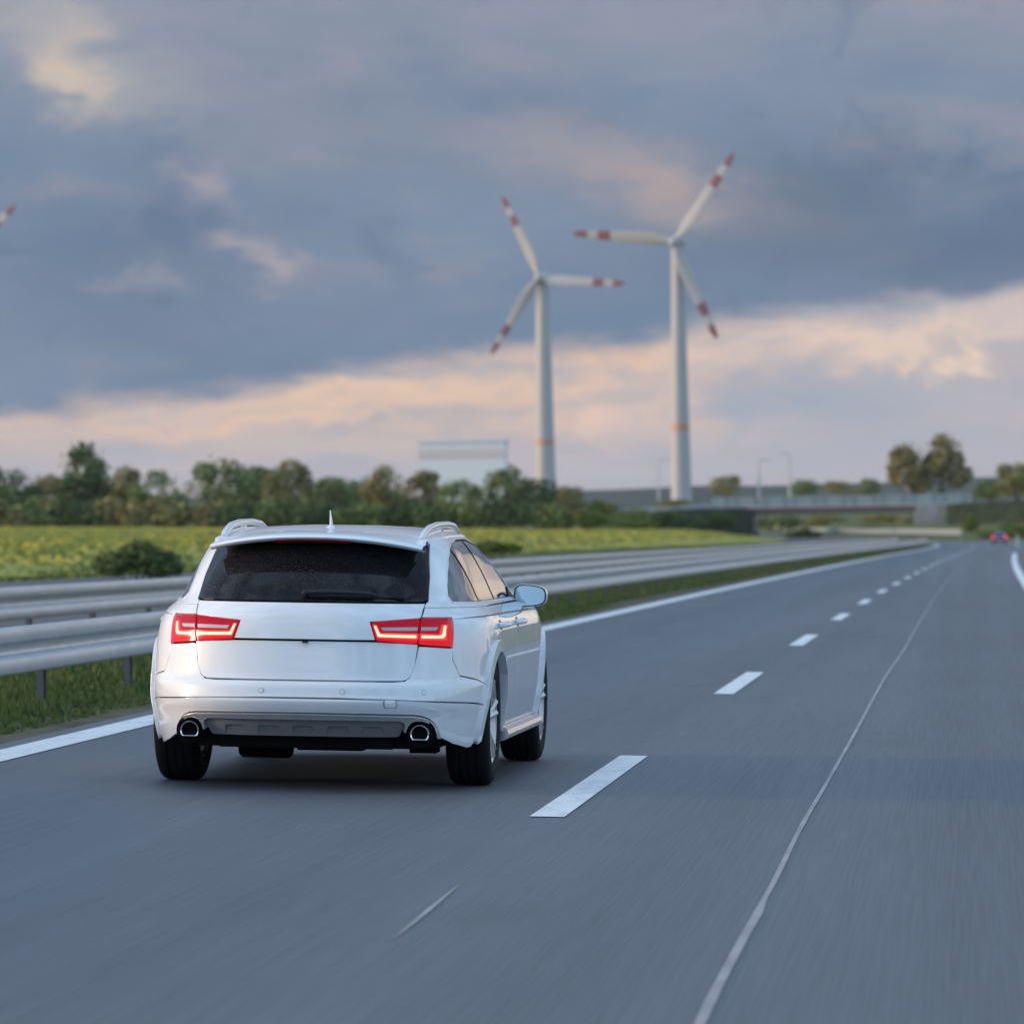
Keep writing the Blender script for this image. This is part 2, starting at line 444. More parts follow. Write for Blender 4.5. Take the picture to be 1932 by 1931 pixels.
# exit lane peeling off to the right, far away
EXR = pchip([330, 420, 520, 627, 760, 950], [1.6, 2.75, 4.2, 6.0, 10.0, 20.0])
def exp_(s, u, v=0.): return Vector((float(EXR(s)) + u, s, float(ZR(s)) - BANK * min(u + 3, 4) + v))
se = np.arange(330, 960, 15)
vs, fs = [], []
for s in se:
    for k in range(4): vs.append(exp_(s, -6 + 2.9 * k, .012))
for i in range(len(se) - 1):
    for k in range(3): fs.append((i * 4 + k, i * 4 + k + 1, i * 4 + k + 5, i * 4 + k + 4))
tag(new_mesh('exit_lane', vs, fs, 'asphalt'), kind='structure')

strip('edge_line', UL - .14, UL + .14, .005, 'paint_line', s_list=np.arange(-20, 640, 3))
s_r = np.concatenate([np.arange(-20, 350, 3)])
strip('edge_line', UE - .13, UE + .13, .005, 'paint_line', s_list=s_r)
vs, fs = [], []
for s in np.arange(347, 900, 12):
    b = float(XR(347)) + UE - float(EXR(347)); k = min(1, (s - 347) / 250)
    for du in (-.14, .14): vs.append(exp_(s, b * (1 - k) + .35 * k + du, .018))
for i in range(len(vs) // 2 - 1): fs.append((2 * i, 2 * i + 1, 2 * i + 3, 2 * i + 2))
tag(new_mesh('edge_line', vs, fs, 'paint_line'), kind='structure')
# lane dashes, 6 m painted and 12 m open
dashes = 0
for k in range(-2, 34):
    a = 24.45 + 18 * k
    vs, fs = [], []
    q = np.linspace(a, a + 6.5, 5)
    for s in q:
        w = .085 if s > -99 else 0
        for du in (-w, w): vs.append(rp(s, UD + du, .005))
    for i in range(4): fs.append((2 * i, 2 * i + 1, 2 * i + 3, 2 * i + 2))
    tag(new_mesh('lane_dash', vs, fs, 'paint_line'), kind='structure', group='dashes between the two lanes')
# filled joint in the surface, right of the dashes, wandering a little
US = pchip([-20, 12, 16, 17.5, 20, 24, 28, 36, 46, 60, 90, 140, 260, 420], [-.78, -.78, -.80, -.80, -.79, -.80, -.79, -.78, -.78, -.74, -.74, -.76, -.75, -.75])
vs, fs = [], []
q = np.concatenate([np.arange(-10, 60, .7), np.arange(60, 420, 6)])
for s in q:
    w = (.017 if s < 18.9 else .0115) * (1 + .10 * math.sin(s * 5.1) * math.sin(s * 1.7 + 1))
    o_ = 0.0 + (.008 if s < 18.9 else 0)
    for du in (-w, w): vs.append(rp(s, float(US(s)) + o_ + du, .0045))
for i in range(len(q) - 1): fs.append((2 * i, 2 * i + 1, 2 * i + 3, 2 * i + 2))
tag(new_mesh('road_joint', vs, fs, 'seam'), kind='structure')
# a short scrape of paint in the left lane
vs, fs = [], []
for i, t in enumerate(np.linspace(0, 1, 9)):
    w = .010 * math.sin(math.pi * min(max(t, .03), .97)) + .001
    for du in (-w, w): vs.append(rp(17.2 + 2.6 * t, -1.98 - .035 * t + du, .0045))
for i in range(8): fs.append((2 * i, 2 * i + 1, 2 * i + 3, 2 * i + 2))
tag(new_mesh('paint_scrape', vs, fs, 'seam'), kind='structure')

# ------------------------------------------------------------------ guard rails
WB = [(0, .334), (.052, .35), (.072, .345), (.080, .330), (.080, .245), (.070, .226), (.018, .206), (.012, .195), (.012, .155), (.018, .144), (.070, .124), (.080, .105), (.080, .020), (.072, .005), (.052, 0), (0, .016)]
def guardrail(name, label, cat, path, side, z0, beams=1, post_step=4.0, group=None, material='galv', posts=True):
    """path(s) gives the base point; side=+1 shows the waves towards +x. Rail and each post are parts."""
    s_list, fn = path
    root = thing(name, label, cat, fn(s_list[0]), group)
    inv = Vector(root.location)
    for b in range(beams):
        vs, fs = [], []
        n = len(WB)
        for i, s in enumerate(s_list):
            p = fn(s); t = (fn(s + .5) - fn(s - .5)).normalized()
            r = Vector((t.y, -t.x, 0)).normalized() * side
            for off in (0, .006):
                for (d, h) in WB: vs.append(p + r * (d - off) + Vector((0, 0, z0 + b * .42 + h)) - inv)
        for i in range(len(s_list) - 1):
            a, c = i * 2 * n, (i + 1) * 2 * n
            for k in range(n - 1):
                fs.append((a + k, a + k + 1, c + k + 1, c + k))
                fs.append((a + n + k + 1, a + n + k, c + n + k, c + n + k + 1))
            fs.append((a, c, c + n, a + n)); fs.append((a + n - 1, a + 2 * n - 1, c + 2 * n - 1, c + n - 1))
        new_mesh('rail', vs, fs, material, root, smooth=True).data.set_sharp_from_angle(angle=math.radians(50))
    if posts:
        mb = MB()
        mb.box((-.05, -.06, -.25), (-.044, .06, z0 + .3)); mb.box((-.05, -.06, -.25), (.0, -.054, z0 + .3)); mb.box((-.05, .054, -.25), (.0, .06, z0 + .3))
        mb.box((-.044, -.05, z0 + .05), (0.0, .05, z0 + .26))
        first = None
        s = s_list[0]
        while s < s_list[-1]:
            p = fn(s); t = (fn(s + .5) - fn(s - .5)).normalized()
            if first is None:
                o = mb.build('post', 'post_steel', root); first = o
            else:
                o = first.copy(); COL.objects.link(o); o.parent = root
            o.location = p - inv + Vector((t.y, -t.x, 0)) * side * -.07
            o.rotation_euler = (0, 0, math.atan2(-t.x, t.y) + (0 if side > 0 else math.pi))
            s += post_step
    return root
sl = np.concatenate([np.arange(14, 120, 4.0), np.arange(120, 640, 8.0)])
guardrail('guard_rail', 'galvanised steel guard rail beside the left edge line, nearer of the two on the median', 'guard rail', (sl, lambda s: rp(s, -6.95, -.02)), 1, .285, group='guard rails on the median')
guardrail('guard_rail', 'galvanised steel guard rail on the far side of the grassy median', 'guard rail', (sl, lambda s: rp(s, -10.05, -.04)), 1, .36, group='guard rails on the median')
# long sunlit rail on the outside of the far bend, running under the bridge
RX = pchip([760, 1000, 1300], [ray(1813, 1000, 760).x, ray(1625, 1000, 1000).x, ray(1425, 1000, 1300).x])
RZ = pchip([760, 880, 1000, 1300], [ray(1813, 1013, 760).z, ray(1715, 1010, 880).z, ray(1625, 1008.5, 1000).z, ray(1425, 1001, 1300).z])
guardrail('guard_rail', 'long sunlit guard rail curving along the far carriageway and under the bridge', 'guard rail',
          (np.arange(760, 1300, 20.0), lambda s: Vector((float(RX(s)), s, float(RZ(s))))), -1, .38, beams=2, post_step=12)

# ------------------------------------------------------------------ grass on the median
def blades(n, u0, u1, s0, s1, h0, h1, v, pw=1.6):
    s = s0 + (s1 - s0) * RNG.random(n) ** pw
    u = u0 + (u1 - u0) * RNG.random(n)
    P = np.zeros((n, 3)); dx = XR(s); P[:, 0] = dx + u; P[:, 1] = s; P[:, 2] = ZR(s) - BANK * u + v
    h = h0 + (h1 - h0) * RNG.random(n) ** 1.5
    patch = .55 + .45 * np.sin(s * .55 + u * 2) * np.sin(s * .23 + 1.3) 
    h = h * (.45 + .75 * patch)
    a = RNG.random(n) * 2 * np.pi; w = (.010 + .012 * RNG.random(n)) * (1 + s / 60)
    lean = .35 * h * RNG.random(n)
    b = RNG.random(n) * 2 * np.pi
    d = np.stack([np.cos(a) * w, np.sin(a) * w, np.zeros(n)], 1)
    top = P + np.stack([np.cos(b) * lean, np.sin(b) * lean, h], 1)
    V_ = np.empty((n, 3, 3)); V_[:, 0] = P - d; V_[:, 1] = P + d; V_[:, 2] = top
    return V_.reshape(-1, 3)
def tri_object(name, V_, material, parent=None):
    n = len(V_) // 3
    me = bpy.data.meshes.new(name)
    me.vertices.add(3 * n); me.loops.add(3 * n); me.polygons.add(n)
    me.vertices.foreach_set('co', np.ascontiguousarray(V_, dtype=np.float32).ravel())
    me.loops.foreach_set('vertex_index', np.arange(3 * n, dtype=np.int32))
    me.polygons.foreach_set('loop_start', np.arange(0, 3 * n, 3, dtype=np.int32))
    me.polygons.foreach_set('loop_total', np.full(n, 3, dtype=np.int32))
    me.materials.append(MT[material]); me.update(calc_edges=True); me.validate()
    o = bpy.data.objects.new(name, me); COL.objects.link(o)
    if parent is not None: o.parent = parent
    return o
g1 = blades(150000, -9.9, -6.75, 24, 150, .04, .17, -.05, 1.9)
g2 = blades(40000, -9.9, -6.6, 120, 520, .06, .18, -.05, 1.2)
g3 = blades(7000, -6.8, -6.35, 24, 90, .02, .07, -.035)
tag(tri_object('grass', np.concatenate([g1, g2, g3]), 'grass'), 'rough green grass growing along the median between the guard rails', 'grass', kind='stuff')
g4 = blades(30000, -25, -21.8, 60, 500, .06, .2, -.06, 1.3)
tag(tri_object('grass', g4, 'grass'), 'brownish grass verge between the opposite carriageway and the rapeseed field', 'grass', kind='stuff')

# rapeseed field with standing crop
fx = np.concatenate([[-520, -400, -300, -240, -190], np.arange(-153, -16, 10)]); fy = np.arange(30, 700, 15)
fv = [(x + float(XR(y)), y, terrain(x + float(XR(y)), y) + (.16 if x > -60 else .25)) for y in fy for x in fx]
ff = [(i * len(fx) + j, i * len(fx) + j + 1, (i + 1) * len(fx) + j + 1, (i + 1) * len(fx) + j) for i in range(len(fy) - 1) for j in range(len(fx) - 1)]
tag(new_mesh('rapeseed_field', fv, ff, 'field', smooth=True), kind='structure')
n = 60000
yy = 70 + 620 * RNG.random(n) ** 1.1; xx = -24.5 - (116 + yy * .05) * RNG.random(n)
zz = np.array([terrain(a, b) for a, b in zip(xx[:4000], yy[:4000])])
# cheap terrain lookup for all tufts
k = np.clip((abs(xx - XR(yy) + 7) - 16) / 14, 0, 1); k = k * k * (3 - 2 * k)
near_ = ZR(yy) - BANK * (xx - XR(yy)) - .16
far_ = ZB(yy) + .02 * np.minimum(-xx, 260)
zz = near_ * (1 - k) + far_ * k + .2
a = RNG.random(n) * 6.28; w = .12 + .2 * RNG.random(n); hh = .06 + .16 * RNG.random(n)
V_ = np.empty((n, 3, 3)); P = np.stack([xx, yy, zz], 1); d = np.stack([np.cos(a) * w, np.sin(a) * w, 0 * w], 1)
V_[:, 0] = P - d; V_[:, 1] = P + d; V_[:, 2] = P + np.stack([0 * w, 0 * w, hh], 1)
tag(tri_object('rapeseed_crop', V_.reshape(-1, 3), 'field'), 'flowering yellow rapeseed standing in the field beyond the guard rails', 'crop', kind='stuff')
# ------------------------------------------------------------------ white estate car
MT['paint'] = mat('white_paint', (.78, .80, .82), .35, spec=.1, coat=1.0, coat_rough=.015)
bsdf(MT['paint']).inputs['Coat IOR'].default_value = 1.75
MT['dark_glass'] = mat('dark_glass', (.010, .011, .014), .03, spec=1.0)
m = MT['rear_glass'] = mat('rear_glass', (.005, .005, .008), .06, spec=.17)
dv = noise_of(m, 210, 2, .7, (1, 1, .75)); dpatch = noise_of(m, 3.2, 3, .5)
dm = nd(m, 'ShaderNodeMath'); dm.operation = 'MULTIPLY'
ln(m, ramp(m, dv, [(.57, (0, 0, 0)), (.76, (1, 1, 1))]), dm.inputs[0]); ln(m, ramp(m, dpatch, [(.3, (.15, .15, .15)), (.65, (1, 1, 1))]), dm.inputs[1])
setcol(m, mixc(m, dm.outputs[0], (.006, .006, .009), (.20, .17, .14)))
MT['black_plastic'] = mat('black_plastic', (.014, .014, .016), .38, spec=.5)
MT['black_gloss'] = mat('black_gloss', (.01, .01, .012), .12, spec=.5)
MT['liner'] = mat('liner', (.006, .006, .006), .9, spec=.05)
MT['grey_plastic'] = mat('grey_plastic', (.16, .16, .165), .5, spec=.4)
MT['ring_grey'] = mat('ring_grey', (.40, .41, .42), .5)
MT['silver_trim'] = mat('silver_trim', (.70, .68, .65), .24, metal=.85)
MT['alu_satin'] = mat('satin_aluminium', (.80, .81, .83), .30, metal=.75)
MT['chrome'] = mat('chrome', (.82, .82, .84), .10, metal=1.0)
MT['rubber'] = mat('rubber', (.009, .009, .010), .75, spec=.18)
MT['rim'] = mat('alloy_rim', (.58, .57, .56), .3, metal=.7)
MT['mirror_glass'] = mat('mirror_glass', (.28, .36, .42), .02, metal=1.0)
MT['red_lens'] = mat('red_lens', (.40, .004, .008), .10, spec=.2, coat=0, emit=(1.0, .008, .012), estr=.50)
MT['red_lens_dark'] = mat('red_lens_dark', (.26, .004, .014), .10, spec=.2, coat=0, emit=(1.0, .008, .035), estr=.22)
MT['red_glow'] = mat('red_glow', (.6, .01, .01), .2, emit=(1.0, .02, .02), estr=1.0)
MT['lamp_bar'] = mat('lamp_bar', (.6, .35, .2), .3, emit=(1.0, .70, .42), estr=1.15)
MT['clear_lens'] = mat('clear_lens', (.55, .42, .46), .15, spec=.7, coat=.5)
MT['brake_dark'] = mat('brake_dark', (.10, .004, .004), .2, coat=.4, emit=(1, .02, .02), estr=.03)

_z = [.18, .25, .32, .40, .44, .485, .505, .56, .60, .70, .80, .90, .94, .97, 1.0, 1.03, 1.10, 1.20, 1.30, 1.36]
cW = pchip(_z, [.870, .890, .908, .922, .928, .934, .935, .937, .938, .935, .926, .905, .880, .848, .818, .803, .775, .728, .668, .612])
cY = pchip(_z, [-.97, -1.00, -1.03, -1.062, -1.085, -1.104, -1.096, -1.092, -1.058, -1.045, -1.035, -1.018, -1.00, -.98, -.955, -.925, -.86, -.765, -.66, -.595])
cN = pchip(_z, [3.3, 3.3, 3.25, 3.2, 3.2, 3.15, 3.15, 3.1, 3.05, 3.0, 2.98, 2.95, 2.9, 2.85, 2.8, 2.75, 2.72, 2.68, 2.65, 2.6])
cYF = pchip([.18, .5, .7, .8, .9, .95, .98, 1.0, 1.1, 1.36], [3.62, 3.78, 3.74, 3.68, 3.5, 3.15, 2.7, 2.4, 2.15, 1.45])
cY1 = pchip([.18, .9, 1.0, 1.1, 1.36], [2.35, 2.35, 2.0, 1.75, 1.05])
Y0 = .30
TS, T3 = 2.0, 2.0
DZ = pchip([-1.2, -.6, -.2, .3, .9, 1.5, 2.2], [-.055, -.042, -.022, -.008, -.004, -.018, -.04])
# reference arc: theta against arc length
_th = np.linspace(0, math.pi / 2, 800)
_rx = .92 * np.sin(_th) ** (2 / 3.0); _ry = 1.35 * np.cos(_th) ** (2 / 3.0)
_al = np.concatenate([[0], np.cumsum(np.hypot(np.diff(_rx), np.diff(_ry)))])
T1 = float(_al[-1])
def S(t, q):
    t = np.asarray(t, float); q = np.asarray(q, float)
    sg = np.where(t < 0, -1.0, 1.0); t = np.abs(t)
    W, yr, n, yf, y1 = cW(q), cY(q), cN(q), cYF(q), cY1(q)
    th = np.interp(np.clip(t, 0, T1), _al, _th)
    x = W * np.sin(th) ** (2 / n); y = Y0 - (Y0 - yr) * np.cos(th) ** (2 / n)
    mid = (t > T1) & (t <= T1 + TS)
    y = np.where(mid, Y0 + (t - T1) / TS * (y1 - Y0), y); x = np.where(t > T1, W, x)
    fr = t > T1 + TS
    ph = np.clip((t - T1 - TS) / T3, 0, 1) * math.pi / 2
    x = np.where(fr, W * np.cos(ph) ** (2 / 2.8), x); y = np.where(fr, y1 + (yf - y1) * np.sin(ph) ** (2 / 2.8), y)
    w = np.clip((q - 1.0) / .36, 0, 1); w = w * w * (3 - 2 * w)
    z = q + w * DZ(y)
    return np.stack([x * sg, y, z], -1)
def SN(t, q):
    e = 2e-3
    a = S(t + e, q) - S(t - e, q); b = S(t, q + e) - S(t, q - e)
    nrm = np.cross(a, b); l = np.linalg.norm(nrm, axis=-1, keepdims=True); l[l < 1e-12] = 1
    return nrm / l
def tx(x, z):
    """surface coordinate of the rear point at lateral x and height z"""
    W, n = float(cW(z)), float(cN(z))
    return math.copysign(float(np.interp(math.asin(min(1, (abs(x) / W)) ** (n / 2)), _th, _al)), x)
def ty(y, z):
    """surface coordinate of the side point at length y and height z"""
    if y < Y0:
        r = min(1, (Y0 - y) / (Y0 - float(cY(z))))
        return float(np.interp(math.acos(r ** (float(cN(z)) / 2)), _th, _al))
    y1 = float(cY1(z))
    if y <= y1: return T1 + (y - Y0) / (y1 - Y0) * TS
    r = min(1, (y - y1) / (float(cYF(z)) - y1))
    return T1 + TS + math.asin(r ** 1.4) / (math.pi / 2) * T3
def R_(pts): return [(tx(x, z), z) for x, z in pts]
def RD(pts):
    out = []
    for a, b in zip(pts[:-1], pts[1:]):
        k = max(1, int(math.hypot(b[0] - a[0], b[1] - a[1]) / .02)); out += [(a[0] + (b[0] - a[0]) * j / k, a[1] + (b[1] - a[1]) * j / k) for j in range(k)]
    return R_(out + [pts[-1]])
def Y_(pts): return [(ty(y, z), z) for y, z in pts]
def dense(poly, step=.02):
    out = []
    for i, p in enumerate(poly):
        q = poly[(i + 1) % len(poly)]
        k = max(1, int(math.hypot(q[0] - p[0], q[1] - p[1]) / step))
        out += [(p[0] + (q[0] - p[0]) * j / k, p[1] + (q[1] - p[1]) * j / k) for j in range(k)]
    return out
def area(p): return .5 * sum(p[i][0] * p[(i + 1) % len(p)][1] - p[(i + 1) % len(p)][0] * p[i][1] for i in range(len(p)))
def roundc(poly, r, n=5):
    """round every corner of a polygon; r a number or one per corner"""
    out = []
    N = len(poly)
    for i in range(N):
        p0, p, p1 = np.array(poly[i - 1]), np.array(poly[i]), np.array(poly[(i + 1) % N])
        rr = r[i] if isinstance(r, (list, tuple)) else r
        if rr <= 0: out.append(tuple(p)); continue
        a, b = p0 - p, p1 - p
        la, lb = np.linalg.norm(a), np.linalg.norm(b)
        d = min(rr, la * .48, lb * .48)
        A, B = p + a / la * d, p + b / lb * d
        for k in range(n + 1):
            s = k / n
            out.append(tuple((1 - s) ** 2 * A + 2 * s * (1 - s) * p + s * s * B))
    return out
def inset(poly, g):
    if area(poly) < 0: poly = poly[::-1]
    N = len(poly); out = []
    for i in range(N):
        p0, p, p1 = np.array(poly[i - 1]), np.array(poly[i]), np.array(poly[(i + 1) % N])
        a = (p - p0) / (np.linalg.norm(p - p0) + 1e-12); b = (p1 - p) / (np.linalg.norm(p1 - p) + 1e-12)
        nn = np.array([-(a + b)[1], (a + b)[0]]); l = np.linalg.norm(nn)
        if l < 1e-6: out.append(tuple(p)); continue
        nn /= l
        c = max(.5, float(np.dot(nn, [-a[1], a[0]])))
        out.append(tuple(p + nn * g / c))
    return out
def inside(P, poly):
    x, y = P[:, 0], P[:, 1]; r = np.zeros(len(P), bool)
    N = len(poly); j = N - 1
    for i in range(N):
        xi, yi = poly[i]; xj, yj = poly[j]
        c = ((yi > y) != (yj > y)) & (x < (xj - xi) * (y - yi) / (yj - yi + 1e-15) + xi)
        r ^= c; j = i
    return r
def panel(name, outline, material, parent, off=0., depth=.018, gap=.0028, step=.022, holes=(), flip=False, fn=None, fnn=None, grow=None):
    """a skin panel lying on the body surface, with its edges turned inwards. grow(t,q) adds height."""
    fn = fn or S; fnn = fnn or SN
    outer = dense(inset(outline, gap) if gap else (outline if area(outline) > 0 else outline[::-1]), step)
    loops = [outer]
    for h in holes:
        hh = h if area(h) > 0 else h[::-1]
        loops.append(dense(inset(hh, -gap) if gap else hh, step)[::-1])
    pts, edges = [], []
    for lp in loops:
        k = len(pts); pts += lp
        edges += [(k + i, k + (i + 1) % len(lp)) for i in range(len(lp))]
    nb = len(pts)
    o = np.array(outer); lo, hi = o.min(0), o.max(0)
    gx, gy = np.meshgrid(np.arange(lo[0] + step / 2, hi[0], step), np.arange(lo[1] + step / 2, hi[1], step))
    G = np.stack([gx.ravel(), gy.ravel()], 1)
    if len(G):
        ok = inside(G, outer)
        for lp in loops[1:]: ok &= ~inside(G, lp)
        G = G[ok]
        if len(G):
            Bp = np.array(pts); d = np.min(np.linalg.norm(G[:, None, :] - Bp[None], axis=2), axis=1)
            G = G[d > step * .45]
    allp = [Vector(p) for p in pts] + [Vector(p) for p in G]
    V2, E2, F2, ov, oe, of = delaunay_2d_cdt(allp, edges, [], 0, 1e-7)
    V2 = np.array([tuple(v) for v in V2])
    T = np.array([f for f in F2 if len(f) == 3])
    cen = V2[T].mean(1)
    ok = inside(cen, outer)
    for lp in loops[1:]: ok &= ~inside(cen, lp)
    T = T[ok]
    used = np.unique(T); remap = -np.ones(len(V2), int); remap[used] = np.arange(len(used))
    # boundary vertices by original index
    inv = {}
    for i, src in enumerate(ov):
        for s_ in src: inv[s_] = i
    V2u = V2[used]; T = remap[T]
    e1, e2 = V2u[T[:, 1]] - V2u[T[:, 0]], V2u[T[:, 2]] - V2u[T[:, 0]]
    a = e1[:, 0] * e2[:, 1] - e1[:, 1] * e2[:, 0]
    T[a < 0] = T[a < 0][:, ::-1]
    Np = fnn(V2u[:, 0], V2u[:, 1]); Pp = fn(V2u[:, 0], V2u[:, 1])
    offs = np.full(len(V2u), off)
    if grow is not None: offs = offs + grow(V2u[:, 0], V2u[:, 1])
    Pp = Pp + Np * offs[:, None]
    verts = list(Pp); norms = list(Np); faces = [tuple(t) for t in T]
    k0 = 0
    for lp in loops:
        idx = [remap[inv[k0 + i]] if (k0 + i) in inv else -1 for i in range(len(lp))]
        k0 += len(lp)
        idx = [i for i in idx if i >= 0]
        m_ = len(idx)
        if m_ < 3 or depth <= 0: continue
        L2 = V2u[idx]
        tan = np.roll(L2, -1, 0) - np.roll(L2, 1, 0)
        ts = np.stack([tan[:, 1], -tan[:, 0]], 1); ts /= (np.linalg.norm(ts, axis=1, keepdims=True) + 1e-12)
        q2 = L2 + ts * 1e-3
        side = fn(q2[:, 0], q2[:, 1]) - fn(L2[:, 0], L2[:, 1])
        side /= (np.linalg.norm(side, axis=1, keepdims=True) + 1e-12)
        b = len(verts)
        top = Pp[idx]
        r = min(.003, depth * .4)
        mid = top - Np[idx] * r * .8 + side * r * .5
        low = mid - Np[idx] * (depth - r)
        nm = (Np[idx] + side); nm /= np.linalg.norm(nm, axis=1, keepdims=True)
        verts += list(top) + list(mid) + list(mid) + list(low)
        norms += list(Np[idx]) + list(nm) + list(side) + list(side)
        for i in range(m_):
            j = (i + 1) % m_
            faces.append((b + i, b + m_ + i, b + m_ + j, b + j))
            faces.append((b + 2 * m_ + i, b + 3 * m_ + i, b + 3 * m_ + j, b + 2 * m_ + j))
    verts = np.array(verts); norms = np.array(norms)
    if flip:
        verts[:, 0] *= -1; norms[:, 0] *= -1; faces = [f[::-1] for f in faces]
    return new_mesh(name, verts, faces, material, parent, smooth=True, normals=norms)

def build_wagon():
    car = thing('station_wagon', 'white estate car with lit red tail lights driving in the left lane', 'car')
    def both(fn_):
        fn_(False); fn_(True)
    # ---- rear end
    def sym(r): return r + [(-x, z) for x, z in r[::-1]]
    SEAM = .8
    # tailgate: window panel, upper and lower skins
    glass = roundc(sym([(.615, 1.004), (.602, 1.15), (.565, 1.335)]), [.03, .0, .04, .04, 0, .03])
    gate = new_mesh('tailgate', [], [], None, car)
    gate.data.materials.append(MT['paint'])
    up = R_(dense(sym([(.607, .996), (.598, .921), (.345, .899), (.376, SEAM + .003)]), .03))
    panel('upper_skin', up, 'paint', gate, depth=.03)
    body_lo = roundc(sym([(.375, SEAM - .004), (.592, SEAM - .018), (.578, .67), (.553, .592)]), [0, .01, .0, .065, .065, 0, .01, 0], 7)
    lowz = lambda t, q: -.016 * np.clip((q - .60) / .19, 0, 1) ** .7 * np.clip((.50 - np.abs(t)) / .14, 0, 1) ** .5
    panel('lower_skin', R_(dense(body_lo, .03)), 'paint', gate, depth=.03, grow=lowz, step=.018)
    panel('rear_window', R_(dense(glass, .03)), 'rear_glass', gate, off=.001, depth=.01, gap=.001)
    # camera under the seam
    mb = MB(); mb.box((-.006, -1.052, .784), (.024, -1.03, .795)); mb.build('reversing_camera', 'black_plastic', gate)
    # ---- tail lights
    for sx in (1, -1):
        fl = sx < 0
        inner = [(.352, .897), (.592, .918), (.581, .785), (.383, .8)]
        outer = [(.603, .919), (.735, .917), (.752, .84), (.752, .768), (.591, .783)]
        li = panel('tail_light', R_(dense(roundc(inner, .012), .02)), 'red_lens_dark', car, off=.003, depth=.03, gap=.001, step=.014, flip=fl)
        lo_ = panel('tail_light', R_(dense(roundc(outer, [.004, .02, .02, .012, .004]), .02)), 'red_lens_dark', car, off=.003, depth=.03, gap=.001, step=.014, flip=fl)
        def bits(par, name, pts, material, o_):
            panel(name, R_(dense(roundc(pts, .004, 3), .015)), material, par, off=o_, depth=.006, gap=0, step=.008, flip=fl)
        # lower red band, red emissive band for the bar's bloom, light bar, clear strip
        bits(li, 'lower_lens', [(.372, .835), (.588, .817), (.582, .787), (.386, .802)], 'red_lens', .0045)
        bits(lo_, 'lower_lens', [(.600, .816), (.750, .813), (.751, .769), (.594, .784)], 'red_lens', .0045)
        bits(lo_, 'side_lens', [(.724, .912), (.735, .914), (.751, .84), (.751, .80), (.722, .812)], 'red_lens', .0045)
        bits(li, 'bloom_surround', [(.360, .882), (.378, .882), (.400, .842), (.589, .838), (.587, .806), (.384, .814)], 'red_glow', .006)
        bits(lo_, 'bloom_surround', [(.598, .838), (.690, .834), (.699, .884), (.724, .884), (.722, .803), (.596, .806)], 'red_glow', .006)
        bits(li, 'light_bar', [(.366, .877), (.375, .877), (.397, .833), (.578, .829), (.578, .816), (.388, .821)], 'lamp_bar', .0085)
        bits(lo_, 'light_bar', [(.604, .828), (.694, .826), (.704, .838), (.708, .879), (.717, .879), (.716, .826), (.706, .814), (.604, .815)], 'lamp_bar', .0085)
        bits(li, 'clear_strip', [(.402, .868), (.584, .871), (.582, .854), (.412, .853)], 'clear_lens', .006)
        bits(lo_, 'clear_strip', [(.602, .872), (.682, .870), (.672, .855), (.602, .855)], 'clear_lens', .006)
    # ---- bumper
    bt = [(.553 - .065, .586), (.560, .612), (.584, .69), (.596, .770), (.756, .762)]
    bt = [(0, .586)] + [(.48, .586), (.53, .590), (.556, .610), (.572, .655), (.584, .70), (.597, .772), (.757, .760)]
    right = R_(dense(bt, .02)[:-1] if False else bt)
    side_top = Y_([(-.70, .612), (-.52, .588), (-.375, .560), (-.365, .500)])
    tl = right + [(ty(-.745, .70), .70)] + side_top
    low_edge = R_([(.0, .500)])
    low_line = Y_([(-.365, .452), (-.6, .470)]) + R_([(.70, .482), (.50, .494), (.2, .5), (0, .5)])
    poly = tl + low_line
    full = poly + [(-t, q) for t, q in poly[::-1]][1:-1] if abs(poly[0][0]) < 1e-9 else poly
    bumper = panel('rear_bumper', full, 'paint', car, depth=.03, step=.02)
    # lower bumper with the arches over the exhausts
    dl = [(0, .418), (.40, .4155), (.52, .4135), (.58, .412), (.62, .406), (.655, .390), (.682, .363), (.698, .33), (.706, .287)]
    lowr = R_([(0, .495), (.2, .495), (.50, .489), (.70, .477)]) + Y_([(-.6, .465), (-.372, .447), (-.378, .36), (-.392, .30), (-.425, .262), (-.475, .226), (-.53, .226)]) + R_([(.76, .252)]) + R_(dl[::-1])
    ledge = lambda t, q: .013 * np.exp(-((q - .448) / .012) ** 2) * np.clip((1.15 - np.abs(t)) / .3, 0, 1)
    lf = lowr + [(-t, q) for t, q in lowr[::-1]][1:-1]
    panel('lower_bumper', lf, 'paint', bumper, depth=.03, step=.014, grow=ledge)
    # parking sensors and towing-eye cover
    for x in (-.63, -.215, .215, .63):
        c = [(tx(x, .532) + .011 * math.cos(a), .532 + .011 * math.sin(a)) for a in np.linspace(0, 2 * math.pi, 14, endpoint=False)]
        ring = [(tx(x, .532) + .0145 * math.cos(a), .532 + .0145 * math.sin(a)) for a in np.linspace(0, 2 * math.pi, 14, endpoint=False)]
        panel('sensor_ring', ring, 'ring_grey', bumper, off=.0008, depth=.004, gap=0, step=.02)
        panel('parking_sensor', c, 'paint', bumper, off=.002, depth=.004, gap=0, step=.02)
    cv = roundc([(.435, .489), (.49, .488), (.49, .455), (.435, .456)], .008)
    panel('towing_eye_frame', R_(roundc([(.431, .491), (.494, .49), (.494, .451), (.431, .452)], .008)), 'grey_plastic', bumper, off=.009, depth=.012, gap=0)
    panel('towing_eye_cover', R_(cv), 'paint', bumper, off=.0105, depth=.010, gap=0)
    # diffuser: silver strip, grey skirt with recessed pads
    strip_out = [(0, .4145), (.40, .412), (.52, .4095), (.58, .408), (.618, .402), (.651, .387), (.677, .361), (.693, .329), (.701, .285)]
